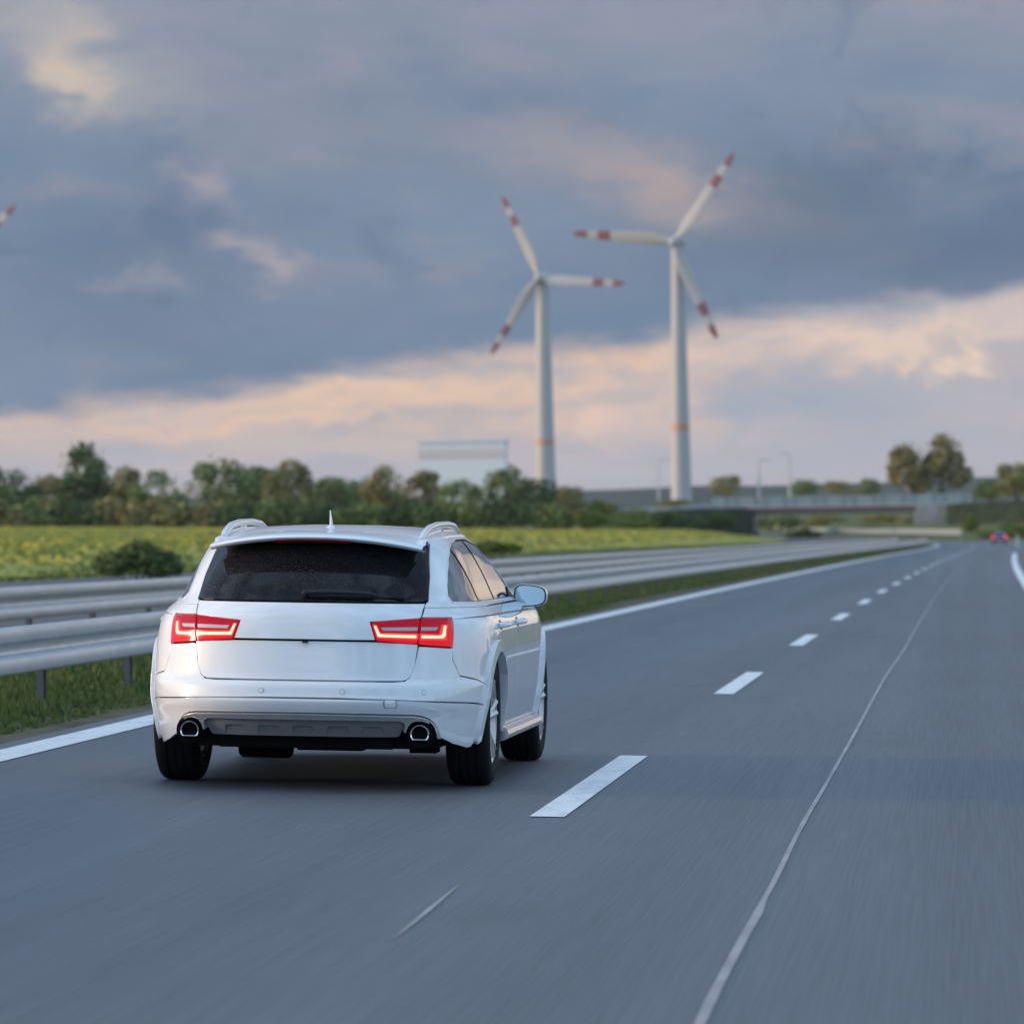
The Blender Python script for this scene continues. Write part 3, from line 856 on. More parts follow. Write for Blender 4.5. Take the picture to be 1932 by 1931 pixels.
    band = R_(strip_out) + R_([(.686, .285), (.680, .32), (.665, .349), (.643, .370), (.614, .381), (.585, .381), (.562, .371), (.545, .350), (.536, .32), (.526, .32), (.533, .352), (.528, .370), (.50, .383), (.40, .3845), (0, .386)])
    bandf = band + [(-t, q) for t, q in band[::-1]][1:-1]
    round_ = lambda t, q: .012 * np.sin(np.clip((q - .383) / .03, 0, 1) * math.pi)
    pads = []
    for k in range(5):
        x0 = -.37 + k * .185 - .064
        pads.append(R_(roundc([(x0, .290), (x0 + .010, .335), (x0 + .020, .343), (x0 + .108, .343), (x0 + .118, .335), (x0 + .128, .290)], .008, 3)))
    lean = lambda t, q: -.03 * np.clip((.385 - q) / .1, 0, 1) ** 1.5
    dsk = R_([(0, .384), (.44, .382), (.50, .381), (.526, .368), (.531, .35), (.524, .32), (.515, .285), (.50, .279), (.2, .277), (0, .277)])
    diff = panel('diffuser', dsk + [(-t, q) for t, q in dsk[::-1]][1:-1], 'grey_plastic', car, off=-.008, depth=.03, gap=0, step=.014, grow=lean, holes=pads)
    panel('silver_strip', bandf, 'silver_trim', diff, off=.010, depth=.04, gap=.0015, step=.007, grow=round_)
    for pd in pads:
        panel('diffuser_pad', pd, 'grey_plastic', diff, off=-.020, depth=.006, gap=0, step=.014, grow=lambda t, q: -.03 * np.clip((.385 - q) / .1, 0, 1) ** 1.5 + .010 * np.clip((.343 - q) / .05, 0, 1))
    for sx in (1, -1):
        # silver surround of the exhaust, its dark recess and the D-shaped pipe
        cx, cz = .612 * sx, .314
        mb = MB(); ring = [(cx + .080 * math.cos(a), -.90, cz + .075 * math.sin(a)) for a in np.linspace(0, 2 * math.pi, 20, endpoint=False)]
        mb.add(ring, [tuple(range(20))]); mb.build('exhaust_recess', 'liner', diff)
        pipe = thing('exhaust_pipe', None, None); pipe.parent = car
        def dring(r, y):
            out = []
            for a in np.linspace(0, 2 * math.pi, 32, endpoint=False):
                z_ = r * math.sin(a); out.append(Vector((cx + r * math.cos(a), y, cz - .002 + max(z_, -.62 * r))))
            return out
        vs, fs = [], []
        rings = [dring(.048, -.80), dring(.0505, -.955), dring(.049, -.962), dring(.043, -.960), dring(.0415, -.948), dring(.040, -.82)]
        for r in rings: vs += r
        for i in range(5):
            for k in range(32): fs.append((i * 32 + k, i * 32 + (k + 1) % 32, (i + 1) * 32 + (k + 1) % 32, (i + 1) * 32 + k))
        o = new_mesh('tip', vs, fs, 'chrome', pipe, smooth=True); o.data.set_sharp_from_angle(angle=math.radians(50))
        mb = MB(); mb.add(dring(.0412, -.93), [tuple(range(32))]); mb.build('bore', 'liner', pipe)
    # ---- sides
    def arc(cy, r, a0, a1, n=28, zc=.352): return [(cy + r * math.cos(math.radians(a)), zc + r * math.sin(math.radians(a))) for a in np.linspace(a0, a1, n)]
    WIN_LO, WIN_HI = .996, 1.335
    win = [(-.50, .998), (-.505, 1.03), (-.43, 1.10), (-.33, 1.17), (-.18, 1.25), (-.02, 1.303), (.14, 1.328), (.5, 1.343), (.95, 1.341), (1.25, 1.315), (1.52, 1.22), (1.86, 1.05), (1.93, 1.0), (1.5, .994), (.6, .992), (0, .994)]
    for fl in (False, True):
        wo_ = Y_(win)
        # quarter panel with the pillar and the rail over the windows
        # top band above and around the windows, split from the lower quarter at the belt line
        band = RD([(.607, .978), (.614, 1.0), (.622, 1.004), (.609, 1.15), (.575, 1.33), (.545, 1.362)]) + Y_([(-.2, 1.362), (.3, 1.362), (.7, 1.362)]) + [(T1 + TS, 1.362)] \
            + [(T1 + TS + .30, 1.362), (T1 + TS + .34, 1.30), (T1 + TS + .2, 1.1), (T1 + TS + .12, .985)] + Y_([(1.9, .982), (1.2, .980), (.30, .978)]) + Y_([(-.3, .978)])
        panel('side_frame', band, 'paint', car, depth=.02, gap=0, holes=[wo_], flip=fl, step=.018)
        quarter = R_([(.599, .776), (.755, .765), (.757, .80)])
        quarter = R_([(.757, .768), (.759, .84), (.744, .924), (.602, .926), (.607, .974)]) + Y_([(-.3, .974), (.12, .974)]) + Y_([(.10, .90), (.14, .80), (.22, .72), (.30, .62)]) \
            + Y_(arc(0, .385, 42, 148, 24)) + Y_([(-.378, .56), (-.52, .592), (-.70, .616)]) + [(ty(-.742, .70), .70)]
        panel('quarter_panel', quarter, 'paint', car, depth=.02, flip=fl, step=.02)
        # doors
        rear_door = Y_([(.12, .974), (.10, .90), (.14, .80), (.22, .72), (.30, .62)]) + Y_(arc(0, .385, 42, 12, 8)) + Y_([(.40, .30), (1.02, .30), (1.02, .60), (1.0, .974)])
        rd = panel('door', rear_door, 'paint', car, depth=.02, flip=fl, step=.025)
        fd = panel('door', Y_([(1.0, .974), (1.02, .60), (1.02, .30), (2.28, .30), (2.30, .60), (2.2, .90), (2.05, .974)]), 'paint', car, depth=.02, flip=fl, step=.025)
        fender = Y_([(2.05, .974), (2.2, .90), (2.30, .60), (2.28, .30), (2.50, .30)]) + Y_(arc(2.91, .385, 175, 8, 22)) + Y_([(3.35, .40), (3.5, .60), (3.4, .80), (3.2, .88), (2.6, .965)])
        panel('front_fender', fender, 'paint', car, depth=.02, flip=fl, step=.03)
        # flared arches
        for cy in (0, 2.91):
            a0, a1 = (-14, 196) if cy else (-10, 194)
            outer_ = arc(cy, .436, a0, a1, 30); inner_ = arc(cy, .378, a1, a0, 30)
            flare = panel('wheel_arch', Y_(outer_ + inner_), 'paint', car, off=.008, depth=.05, gap=0, flip=fl, step=.018,
                  grow=lambda t, q: .010 + 0 * t)
        # handles
        sgn = -1 if fl else 1
        for d, hy in ((rd, .24), (fd, 1.20)):
            mb = MB(); X = float(cW(.87))
            pts = [(sgn * (X + .002), hy - .11, .868), (sgn * (X + .028), hy - .085, .869), (sgn * (X + .040), hy - .03, .871), (sgn * (X + .040), hy + .05, .872), (sgn * (X + .026), hy + .10, .872), (sgn * (X + .002), hy + .12, .872)]
            mb.tube(pts, [.014, .016, .017, .017, .016, .013], 8); mb.build('handle', 'paint', d, smooth=True)
            cup = roundc([(hy - .05, .842), (hy + .06, .844), (hy + .06, .896), (hy - .05, .894)], .02)
            panel('handle_cup', Y_(cup), 'grey_plastic', d, off=.0012, depth=.004, gap=0, flip=fl)
        # grey strip drawn as the crease's shadow line, under the belt line
        cr = Y_([(-.66, .915), (-.45, .924), (-.1, .930), (.5, .932), (1.4, .930), (2.2, .926), (2.6, .918), (2.6, .914), (2.2, .918), (1.4, .921), (.5, .923), (-.1, .922), (-.45, .919)])
        panel('crease_shadow_strip', cr, 'grey_plastic', car, off=.0012, depth=.003, gap=0, flip=fl, step=.03)
        # glazing: black band, three panes, bright surround
        frame = panel('window_frame', wo_, 'black_gloss', car, off=-.010, depth=.01, gap=0, flip=fl, step=.03)
        def top(y): return float(np.interp(y, [-.43, -.33, -.18, -.02, .14, .5, .95, 1.25, 1.52, 1.86, 1.93], [1.10, 1.17, 1.25, 1.303, 1.328, 1.343, 1.341, 1.315, 1.22, 1.05, 1.0])) - .014
        panes = [[(-.485, 1.006), (-.488, 1.03), (-.41, 1.10), (-.315, 1.163), (-.17, 1.238), (-.09, top(-.09)), (-.03, top(-.03)), (.04, 1.006)],
                 [(.085, 1.006), (.02, top(.02)), (.14, top(.14)), (.4, top(.4)), (.70, top(.70)), (.84, 1.006)],
                 [(.91, 1.006), (.78, top(.78)), (.95, top(.95)), (1.25, top(1.25)), (1.52, top(1.52)), (1.84, 1.045), (1.88, 1.008)]]
        for p in panes:
            panel('side_window', Y_(dense(p, .03)), 'dark_glass', frame, off=-.004, depth=.006, gap=0, flip=fl, step=.03)
        bw = inset(wo_, -.009)
        panel('window_trim', bw, 'alu_satin', car, off=.0022, depth=.008, gap=0, holes=[inset(wo_, .004)], flip=fl, step=.03)
        # sill with silver running strip
        mb = MB(); x = sgn * .86
        prof = [(.30, .80), (.30, .925), (.285, .945), (.262, .952), (.24, .945), (.225, .92), (.215, .80)]
        vs = [Vector((sgn * px_, yy_, z_)) for yy_ in (.40, 2.48) for z_, px_ in prof]; n_ = len(prof)
        new_mesh('sill', vs, [(i, i + n_, (i + 1) % n_ + n_, (i + 1) % n_) if not fl else ((i + 1) % n_, (i + 1) % n_ + n_, i + n_, i) for i in range(n_)] + [tuple(range(n_)), tuple(range(2 * n_ - 1, n_ - 1, -1))], 'silver_trim', car)
        # door mirror
        mir = thing('door_mirror', None, None); mir.parent = car
        vs, fs = [], []
        K = 20
        secs = [(1.93, .95), (1.955, 1.0), (2.0, 1.0), (2.06, .90), (2.105, .66), (2.125, .25)]
        cx_, cz_ = .918, 1.005
        def mshape(a, k):
            ca, sa = math.cos(a), math.sin(a)
            w_ = .100 * (abs(ca) ** .62) * (1 if ca > 0 else -1); h_ = .066 * (abs(sa) ** .62) * (1 if sa > 0 else -1)
            h_ *= 1 - .14 * (w_ / .1)
            return w_ * k, h_ * k
        for y_, k_ in secs:
            for i in range(K):
                w_, h_ = mshape(2 * math.pi * i / K, k_); vs.append(Vector((sgn * (cx_ + w_), y_, cz_ + h_)))
        for j in range(len(secs) - 1):
            for i in range(K):
                q_ = (j * K + i, j * K + (i + 1) % K, (j + 1) * K + (i + 1) % K, (j + 1) * K + i)
                fs.append(q_ if fl else q_[::-1])
        fs.append(tuple(range((len(secs) - 1) * K, len(secs) * K))); 
        o = new_mesh('shell', vs, fs, 'paint', mir, smooth=True)
        vs = []; 
        for i in range(K):
            w_, h_ = mshape(2 * math.pi * i / K, .95); vs.append(Vector((sgn * (cx_ + w_), 1.9302, cz_ + h_)))
        new_mesh('housing_back', vs, [tuple(range(K))], 'black_plastic', mir)
        gv_ = []
        for i in range(K):
            w_, h_ = mshape(2 * math.pi * i / K, .86); gv_.append(Vector((sgn * (cx_ + w_), 1.926 + .03 * w_ + .013 * h_, cz_ + h_)))
        new_mesh('mirror_glass', gv_, [tuple(range(K)) if not fl else tuple(range(K))[::-1]], 'mirror_glass', mir)
        mb = MB(); mb.tube([(sgn * .76, 1.99, .985), (sgn * .80, 2.0, .985), (sgn * .835, 2.01, .985)], [.03, .026, .024], 8); mb.build('mirror_foot', 'black_gloss', mir, smooth=True)
        tri = [(1.70, .998), (1.93, .998), (1.83, 1.06)]
        panel('mirror_sail', Y_(tri), 'black_plastic', mir, off=.004, depth=.01, gap=0, flip=fl)
        # roof rail
        RX_ = [(-.36, .538, -.006), (-.34, .539, .004), (-.29, .540, .018), (-.20, .542, .029), (-.05, .545, .036), (.3, .550, .040), (.8, .553, .040), (1.1, .553, .036), (1.3, .550, .024), (1.42, .547, .012), (1.46, .545, -.006)]
        def roofz(x, y): return ROOF(x, y)
        mb = MB(); pts = [(sgn * x_, y_, roofz(x_, y_) + h_) for y_, x_, h_ in RX_]
        mb.tube(pts, [.012, .016, .019, .019, .019, .019, .019, .019, .018, .015, .010], 10)
        rr = mb.build('roof_rail', 'alu_satin', car, smooth=True)
        mb = MB(); mb.tube([(sgn * x_, y_, roofz(x_, y_) + .004) for y_, x_, h_ in RX_], .010, 8); mb.build('rail_base', 'alu_satin', rr, smooth=True)
        mb = MB()
        mb.box((sgn * .551 - .012, .42, roofz(.551, .45) - .015), (sgn * .551 + .012, .50, roofz(.551, .45) + .034))
        mb.build('rail_foot', 'alu_satin', rr, smooth=True)
    # ---- roof
    ROOF_done = roof_mesh('roof', 'paint', car)
    # ---- spoiler
    xs_ = np.linspace(-.572, .572, 41); vs, fs = [], []
    sec = 9
    for x in xs_:
        r = abs(x) / .572
        yb = -.765 + .155 * r ** 2.6; zb = 1.340 - .058 * r ** 2.2
        yf = -.30; zf = ROOF(min(abs(x), .56), yf) + .003
        ym = yb + .16; zm = zb + .028 - .006 * r
        p = [(yf, zf), (yf - .12, zf - .004 + .25 * (zm - zf)), (ym, zm), (yb + .05, zb + .014), (yb + .006, zb + .004), (yb, zb - .002), (yb + .008, zb - .012), (yb + .05, zb - .020), (yb + .17 - .03 * r, zb - .012)]
        vs += [Vector((x, a, b)) for a, b in p]
    for i in range(len(xs_) - 1):
        for k in range(sec - 1):
            a = i * sec + k; fs.append((a, a + 1, a + sec + 1, a + sec))
    sp = new_mesh('roof_spoiler', vs, fs, 'paint', car, smooth=True)
    bm = bmesh.new(); bm.from_mesh(sp.data); bmesh.ops.recalc_face_normals(bm, faces=bm.faces); bm.to_mesh(sp.data); bm.free()
    sp.data.set_sharp_from_angle(angle=math.radians(55))
    vs, fs = [], []
    xs2 = np.linspace(-.205, .205, 15)
    for x in xs2:
        r = abs(x) / .572; yb = -.765 + .155 * r ** 2.6; zb = 1.340 - .058 * r ** 2.2
        vs += [Vector((x, yb + .010, zb - .0135)), Vector((x, yb + .020, zb - .026)), Vector((x, yb + .05, zb - .026))]
    for i in range(len(xs2) - 1):
        for k in range(2): a = i * 3 + k; fs.append((a, a + 1, a + 4, a + 3))
    new_mesh('brake_light', vs, fs, 'brake_dark', sp)
    # ---- antenna
    mb = MB(); ya = .0; za = ROOF(0, ya) - .004
    mb.lathe([(.0, .020), (.010, .020), (.024, .009), (.034, .003), (.036, 0)], n=14, M=Matrix.Translation((0, ya, za)) @ Matrix.Diagonal((1, 1.8, 1, 1)))
    an = mb.build('antenna', 'paint', car, smooth=True)
    mb = MB(); mb.tube([(0, ya + .01, za + .012), (0, ya - .012, za + .05), (0, ya - .045, za + .098)], [.0105, .007, .0028], 8); mb.build('mast', 'paint', an, smooth=True)
    # ---- wiper
    wp = thing('wiper', None, None); wp.parent = gate
    def gp(x, z, o): 
        t = tx(x, z); p = S(np.array([t]), np.array([z]))[0] + SN(np.array([t]), np.array([z]))[0] * o
        return Vector(p)
    mb = MB(); mb.tube([gp(-.012, 1.03, -.005), gp(-.012, 1.03, .03)], [.019, .015], 12); mb.build('pivot', 'black_plastic', wp, smooth=True)
    mb = MB(); mb.tube([gp(-.012, 1.032, .026), gp(.12, 1.030, .034), gp(.30, 1.026, .032), gp(.36, 1.022, .024)], [.015, .015, .011, .006], 8); mb.build('arm', 'black_plastic', wp, smooth=True)
    mb = MB(); mb.tube([gp(.02, 1.018, .010), gp(.25, 1.016, .013), gp(.50, 1.014, .010)], [.007, .009, .006], 6); mb.build('blade', 'rubber', wp, smooth=True)
    # ---- windscreen, bonnet and nose (on the far side of the car)
    a0 = T1 + TS + .36
    for fl in (False, True):
        panel('windscreen', [(a0, 1.0), (T1 + TS + T3, 1.0), (T1 + TS + T3, 1.36), (a0, 1.36)], 'dark_glass', car, off=0, depth=.01, gap=0, flip=fl, step=.06)
        fa = ty(3.42, .6)
        panel('front_bumper', [(fa, .20), (T1 + TS + T3, .20), (T1 + TS + T3, .72), (fa, .72)], 'paint', car, depth=.02, gap=0, flip=fl, step=.06)
        panel('bonnet', [(T1 + TS + .12, .976), (T1 + TS + T3, .985), (T1 + TS + T3, .725), (fa, .725), (ty(3.4, .8) - .0, .80), (ty(3.2, .88), .882)], 'paint', car, depth=.02, gap=0, flip=fl, step=.05)
    # ---- dark inner shell
    tt = np.concatenate([np.linspace(0, T1, 30), np.linspace(T1, T1 + TS, 10)[1:], np.linspace(T1 + TS, T1 + TS + T3, 14)[1:]])
    tt = np.concatenate([-tt[::-1], tt[1:]])
    qs = [.26, .40, .55, .70, .735, .74, .85, .95, 1.0, 1.1, 1.2, 1.3, 1.345]
    vs, fs = [], []
    for q in qs:
        P = S(tt, np.full(len(tt), q)); N_ = SN(tt, np.full(len(tt), q))
        P = P - N_ * (.030 if q > .5 else .10)
        if q < .737: P[:, 0] = np.clip(P[:, 0], -.60, .60)
        P[:, 1] = np.maximum(P[:, 1], -1.03)
        vs += [tuple(p) for p in P]
    nt = len(tt)
    for i in range(len(qs) - 1):
        for k in range(nt - 1): fs.append((i * nt + k, i * nt + k + 1, (i + 1) * nt + k + 1, (i + 1) * nt + k))
    fs.append(tuple(range(nt))[::-1])
    new_mesh('inner_shell', vs, fs, 'liner', car)
    # ---- underside
    mb = MB()
    mb.box((-.60, -.86, .228), (.60, 3.3, .28)); mb.box((-.80, .42, .205), (.80, 2.46, .30)); mb.box((-.46, -.90, .225), (.46, -.86, .29))
    mb.box((-.70, -.80, .235), (-.40, -.45, .33)); mb.box((.40, -.80, .235), (.70, -.45, .33))
    und = mb.build('underbody', 'liner', car)
    mb = MB(); mb.lathe([(.0, -.26), (.085, -.25), (.10, -.22), (.10, .22), (.085, .25), (0, .26)], 'X', 14, Matrix.Translation((-.25, -.62, .232)) @ Matrix.Diagonal((.55, 1.2, .75, 1))); mb.build('silencer', 'liner', und, smooth=True)
    mb = MB(); mb.tube([(-.72, 0, .30), (-.3, .02, .235), (.3, .02, .235), (.72, 0, .30)], .035, 8); mb.box((-.10, -.5, .196), (.25, .25, .25)); mb.box((.52, -.62, .196), (.66, -.4, .25)); mb.build('axle', 'liner', und)
    # ---- wheels
    for sx in (1, -1):
        for wy in (0, 2.91):
            wh = thing('wheel', None, None, (sx * .795, wy, .352)); wh.parent = car
            hw, R = .1175, .352
            prof = [(.230, -hw + .006), (.262, -hw - .002), (.300, -hw - .003), (.328, -hw + .006), (.343, -hw + .020), (.350, -hw + .038), (R, -hw + .06), (R, hw - .06), (.350, hw - .038), (.343, hw - .020), (.328, hw - .006), (.300, hw + .003), (.262, hw + .002), (.230, hw - .006)]
            grooves = []
            for r_, h_ in prof:
                grooves.append((r_, h_))
            pr = prof[:7] + [(R, -.052), (R - .008, -.050), (R - .008, -.040), (R, -.038), (R, -.006), (R - .008, -.004), (R - .008, .004), (R, .006), (R, .038), (R - .008, .040), (R - .008, .050), (R, .052)] + prof[7:]
            mb = MB(); mb.lathe(pr, 'X', 56, closed=True); mb.build('tyre', 'rubber', wh, smooth=True)
            rim = MB()
            rim.lathe([(.229, sx * .106), (.236, sx * .112), (.241, sx * .108), (.236, sx * .096), (.222, sx * .085), (.205, sx * .02), (.205, -sx * .10), (.228, -sx * .112), (.222, -sx * .116), (.196, -sx * .10), (.196, sx * .06), (.212, sx * .098)], 'X', 48, closed=True)
            ro = rim.build('rim', 'rim', wh, smooth=True)
            for k in range(5):
                mb = MB()
                for da in (-.15, .15):
                    a = 2 * math.pi * k / 5 + .3
                    A = Vector((sx * .062, .045 * math.cos(a), .045 * math.sin(a))); 
                    mid_ = Vector((sx * .080, .13 * math.cos(a + da * .8), .13 * math.sin(a + da * .8)))
                    B = Vector((sx * .098, .222 * math.cos(a + da), .222 * math.sin(a + da)))
                    mb.tube([A, mid_, B], [.024, .020, .019], 6)
                mb.build('spoke', 'rim', ro, smooth=True)
            mb = MB(); mb.lathe([(0, sx * .072), (.03, sx * .072), (.036, sx * .066), (.05, sx * .056), (.05, sx * .0)], 'X', 20); mb.build('hub', 'rim', ro, smooth=True)
            mb = MB(); mb.lathe([(.0, sx * .0), (.165, sx * .0), (.165, -sx * .02), (0, -sx * .02)], 'X', 30); mb.build('brake_disc', 'liner', wh)
    return car

RING_Q = 1.36
def _ring_half(y):
    """half width and height of the roof ring at length y"""
    t = ty(y, RING_Q); p = S(np.array([t]), np.array([RING_Q]))[0]
    return p[0], p[2]
YC = .35
_rt = np.concatenate([np.linspace(0, T1, 60), np.linspace(T1, T1 + TS, 16)[1:], np.linspace(T1 + TS, T1 + TS + T3, 24)[1:]])
_rt = np.concatenate([-_rt[::-1][:-1], _rt])
_rr = [1.0, .985, .96, .92, .86, .78, .68, .56, .42, .28, .14, .03]
def _roof_grid():
    P = S(_rt, np.full(len(_rt), RING_Q)); rows = []
    for r in _rr:
        Q = P.copy(); Q[:, 0] *= r; Q[:, 1] = YC + (P[:, 1] - YC) * r
        base = RING_Q + DZ(Q[:, 1])
        Q[:, 2] = base + .038 * (1 - r ** 2.4) + .012 * (1 - r ** 14)
        rows.append(Q)
    return rows
def ROOF(x, y):
    """height of the roof skin over (x, y), found on the grid"""
    rows = _RG
    best = None
    A = np.concatenate([r[:, :2] for r in rows]); Z = np.concatenate([r[:, 2] for r in rows])
    d = np.hypot(A[:, 0] - x, A[:, 1] - y); i = np.argsort(d)[:4]; w = 1 / (d[i] + 1e-4)
    return float((Z[i] * w).sum() / w.sum())
_RG = _roof_grid()
def roof_mesh(name, material, parent):
    vs, fs = [], []
    n = len(_rt)
    for r in _RG: vs += [tuple(p) for p in r]
    for i in range(len(_RG) - 1):
        for k in range(n - 1): fs.append((i * n + k, i * n + k + 1, (i + 1) * n + k + 1, (i + 1) * n + k))
    fs.append(tuple(range((len(_RG) - 1) * n, len(_RG) * n)))
    o = new_mesh(name, vs, fs, material, parent, smooth=True)
    bm = bmesh.new(); bm.from_mesh(o.data); bmesh.ops.remove_doubles(bm, verts=bm.verts, dist=1e-5)
    bmesh.ops.recalc_face_normals(bm, faces=bm.faces); bm.to_mesh(o.data); bm.free()
    return o

CAR_S, CAR_U = 27.3, -3.488
wagon = build_wagon()
_p = rp(CAR_S, CAR_U)
_gr = (float(ZR(CAR_S + 2.9)) - float(ZR(CAR_S))) / 2.9
_ay = Vector((0, 1, _gr)).normalized(); _ax = Vector((1, 0, -BANK)).normalized(); _az = _ax.cross(_ay)
Mw = Matrix((_ax, _ay, _az)).transposed().to_4x4(); Mw.translation = _p
wagon.matrix_world = Mw @ Matrix.Rotation(math.radians(-.35), 4, 'Z')
# ------------------------------------------------------------------ trees and bushes
def crown_mesh(blobs, n, size, rng, up=.35):
    """leaf clusters (two crossed quads each) filling ellipsoids: blobs of (cx,cy,cz,rx,ry,rz,weight)"""
    B = np.array(blobs, float); w = B[:, 6] / B[:, 6].sum()
    k = rng.choice(len(B), n, p=w)
    d = rng.normal(size=(n, 3)); d /= np.linalg.norm(d, axis=1, keepdims=True)
    r = (.45 + .55 * rng.random(n) ** .6) * (1 + .10 * rng.normal(size=n))
    P = B[k, :3] + d * B[k, 3:6] * r[:, None]
    nn = d * .6 + rng.normal(size=(n, 3)) * .55; nn[:, 2] += up; nn /= np.linalg.norm(nn, axis=1, keepdims=True)
    a = np.cross(nn, rng.normal(size=(n, 3))); a /= np.linalg.norm(a, axis=1, keepdims=True); b = np.cross(nn, a)
    s = (size * (.6 + .8 * rng.random(n)))[:, None]
    c = (rng.random(n) * .5 + .5)[:, None]
    V = np.stack([P - a * s, P + b * s * c, P + a * s, P - b * s * c], 1).reshape(-1, 3)
    return V
def quad_object(name, V, material, parent):
    n = len(V) // 4
    me = bpy.data.meshes.new(name)
    me.vertices.add(4 * n); me.loops.add(4 * n); me.polygons.add(n)
    me.vertices.foreach_set('co', np.ascontiguousarray(V, dtype=np.float32).ravel())
    me.loops.foreach_set('vertex_index', np.arange(4 * n, dtype=np.int32))
    me.polygons.foreach_set('loop_start', np.arange(0, 4 * n, 4, dtype=np.int32))
    me.polygons.foreach_set('loop_total', np.full(n, 4, dtype=np.int32))
    me.materials.append(MT[material]); me.update(calc_edges=True); me.validate()
    o = bpy.data.objects.new(name, me); COL.objects.link(o); o.parent = parent
    return o
TREES = [0]
def tree(base, h, w, leaf, label, cat='tree', name='tree', group=None, lobes=9, n=2600, leafsize=None, trunk=.22, split=0, low=False):
    """h total height, w crown half width; the crown is several uneven lobes on limbs"""
    TREES[0] += 1; rng = np.random.default_rng(100 + TREES[0])
    root = thing(name, label, cat, base, group)
    th = h * (trunk if not low else .08)
    blobs = []
    stems = [0.0] if not split else [-.50 * w, .38 * w]
    mb = MB()
    for si, sx in enumerate(stems):
        hh = h * (1 if si == len(stems) - 1 else .84); ww = w * (1 if not split else .66)
        top = hh - th
        cz = th + top * .52
        blobs.append((sx, 0, cz, ww * .74, ww * .70, top * .46, 2.4))
        for k in range(lobes):
            a = 2 * math.pi * (k + rng.random() * .7) / lobes; lv = rng.random()
            rr = ww * (.62 - .34 * abs(lv - .35)) * (.8 + .3 * rng.random())
            z = th + top * ((.22 if not split else .06) + (.62 if not split else .78) * lv)
            s = ww * (.30 + .20 * rng.random()) * (1 - .35 * lv)
            blobs.append((sx + rr * math.cos(a), rr * math.sin(a), z, s, s, min(s * .9, top * .30), .75))
        blobs.append((sx + ww * .1 * rng.normal(), 0, th + top * .86, ww * .36, ww * .36, top * .15, .6))
        r0 = max(.05, h * .022)
        mb.tube([(sx * .3, 0, -.5), (sx * .4, 0, th * .5), (sx * .7, 0, th), (sx, 0, cz)], [r0 * 1.3, r0, r0 * .8, r0 * .35], 7)
        for k in range(4):
            b = blobs[-2 - k]
            mb.tube([(sx * .75, 0, th * (.8 + .1 * k)), (sx * .5 + b[0] * .5, b[1] * .5, (th + b[2]) * .5), (b[0], b[1], b[2])], [r0 * .5, r0 * .35, r0 * .12], 5)
    mb.build('trunk', 'bark', root)
    quad_object('crown', crown_mesh(blobs, n, leafsize or max(.16, h * .030), rng), leaf, root)
    return root
def bush(base, h, w, leaf, label, n=1400, depth=None, name='bush', leafsize=None, group=None):
    TREES[0] += 1; rng = np.random.default_rng(100 + TREES[0])
    root = thing(name, label, 'bush', base, group)
    d = depth or w * .6; blobs = []
    for k in range(8):
        x = (rng.random() * 2 - 1) * .72; q = 1 - x * x * .7
        s = .34 + .2 * rng.random()
        blobs.append((x * w, (rng.random() * 2 - 1) * d * .5, h * q * (.34 + .25 * rng.random()), w * s, d * s, h * .36 * q, 1))
    quad_object('foliage', crown_mesh(blobs, n, leafsize or max(.07, h * .06), rng), leaf, root)
    mb = MB()
    for k in range(5):
        b = blobs[k]; mb.tube([(b[0] * .3, 0, -.2), (b[0] * .6, b[1] * .5, b[2] * .5), (b[0], b[1], b[2])], [.05 * h / 2, .03 * h / 2, .01], 5)
    mb.build('stem', 'bark', root)
    return root
def ptree(px, top, base, half, d, leaf, label, **k):
    """a tree whose middle, top, foot and half width in the picture are known, standing at distance d"""
    b = ray(px, base, d); t = ray(px, top, d); sc = d / F
    return tree(b, t.z - b.z, half * sc, leaf, label, **k)
# tree line behind the field, left to right
TL = [(-40, 872, 70, 'leaf_mid', 'rounded green tree at the left edge of the picture behind the field'),
      (28, 886, 62, 'leaf_dark', 'dark low tree left of the tall lone tree behind the field'),
      (160, 836, 62, 'leaf_dark', 'tallest tree of the left tree line, standing high above its neighbours'),
      (95, 893, 60, 'leaf_olive', 'olive tree in front of the tallest tree of the left tree line'),
      (232, 880, 56, 'leaf_olive', 'olive brown tree just right of the tallest tree of the tree line'),
      (300, 886, 62, 'leaf_mid', 'low green tree between the tallest tree and the broad rounded tree'),
      (425, 866, 92, 'leaf_mid', 'broad rounded green tree over the left roof rail of the white car'),
      (548, 866, 60, 'leaf_olive', 'thin brown crowned tree right of the broad rounded tree'),
      (480, 878, 70, 'leaf_dark', 'dark tree tucked behind the broad rounded tree'),
      (622, 898, 66, 'leaf_mid', 'low dull green tree above the roof antenna of the white car'),
      (728, 876, 52, 'leaf_olive', 'olive crowned tree left of the white hall'),
      (690, 900, 60, 'leaf_mid', 'low green tree at the foot of the olive crowned tree'),
      (800, 884, 44, 'leaf_olive', 'small brownish tree in front of the left end of the white hall'),
      (868, 903, 62, 'leaf_mid', 'low tree in front of the middle of the white hall'),
      (958, 880, 60, 'leaf_mid', 'green tree with a domed crown left of the left wind turbine'),
      (1010, 902, 52, 'leaf_dark', 'dark low tree before the foot of the left wind turbine'),
      (1070, 916, 50, 'leaf_olive', 'low olive tree right of the foot of the left wind turbine')]
for i, (px, top, hw, lf, lab) in enumerate(TL):
    d = 690 + (i * 37) % 60
    ptree(px, top, 1000 - .003 * px, hw * 1.08, d, lf, lab, group='trees along the far edge of the field', n=2400, trunk=.13, lobes=10)
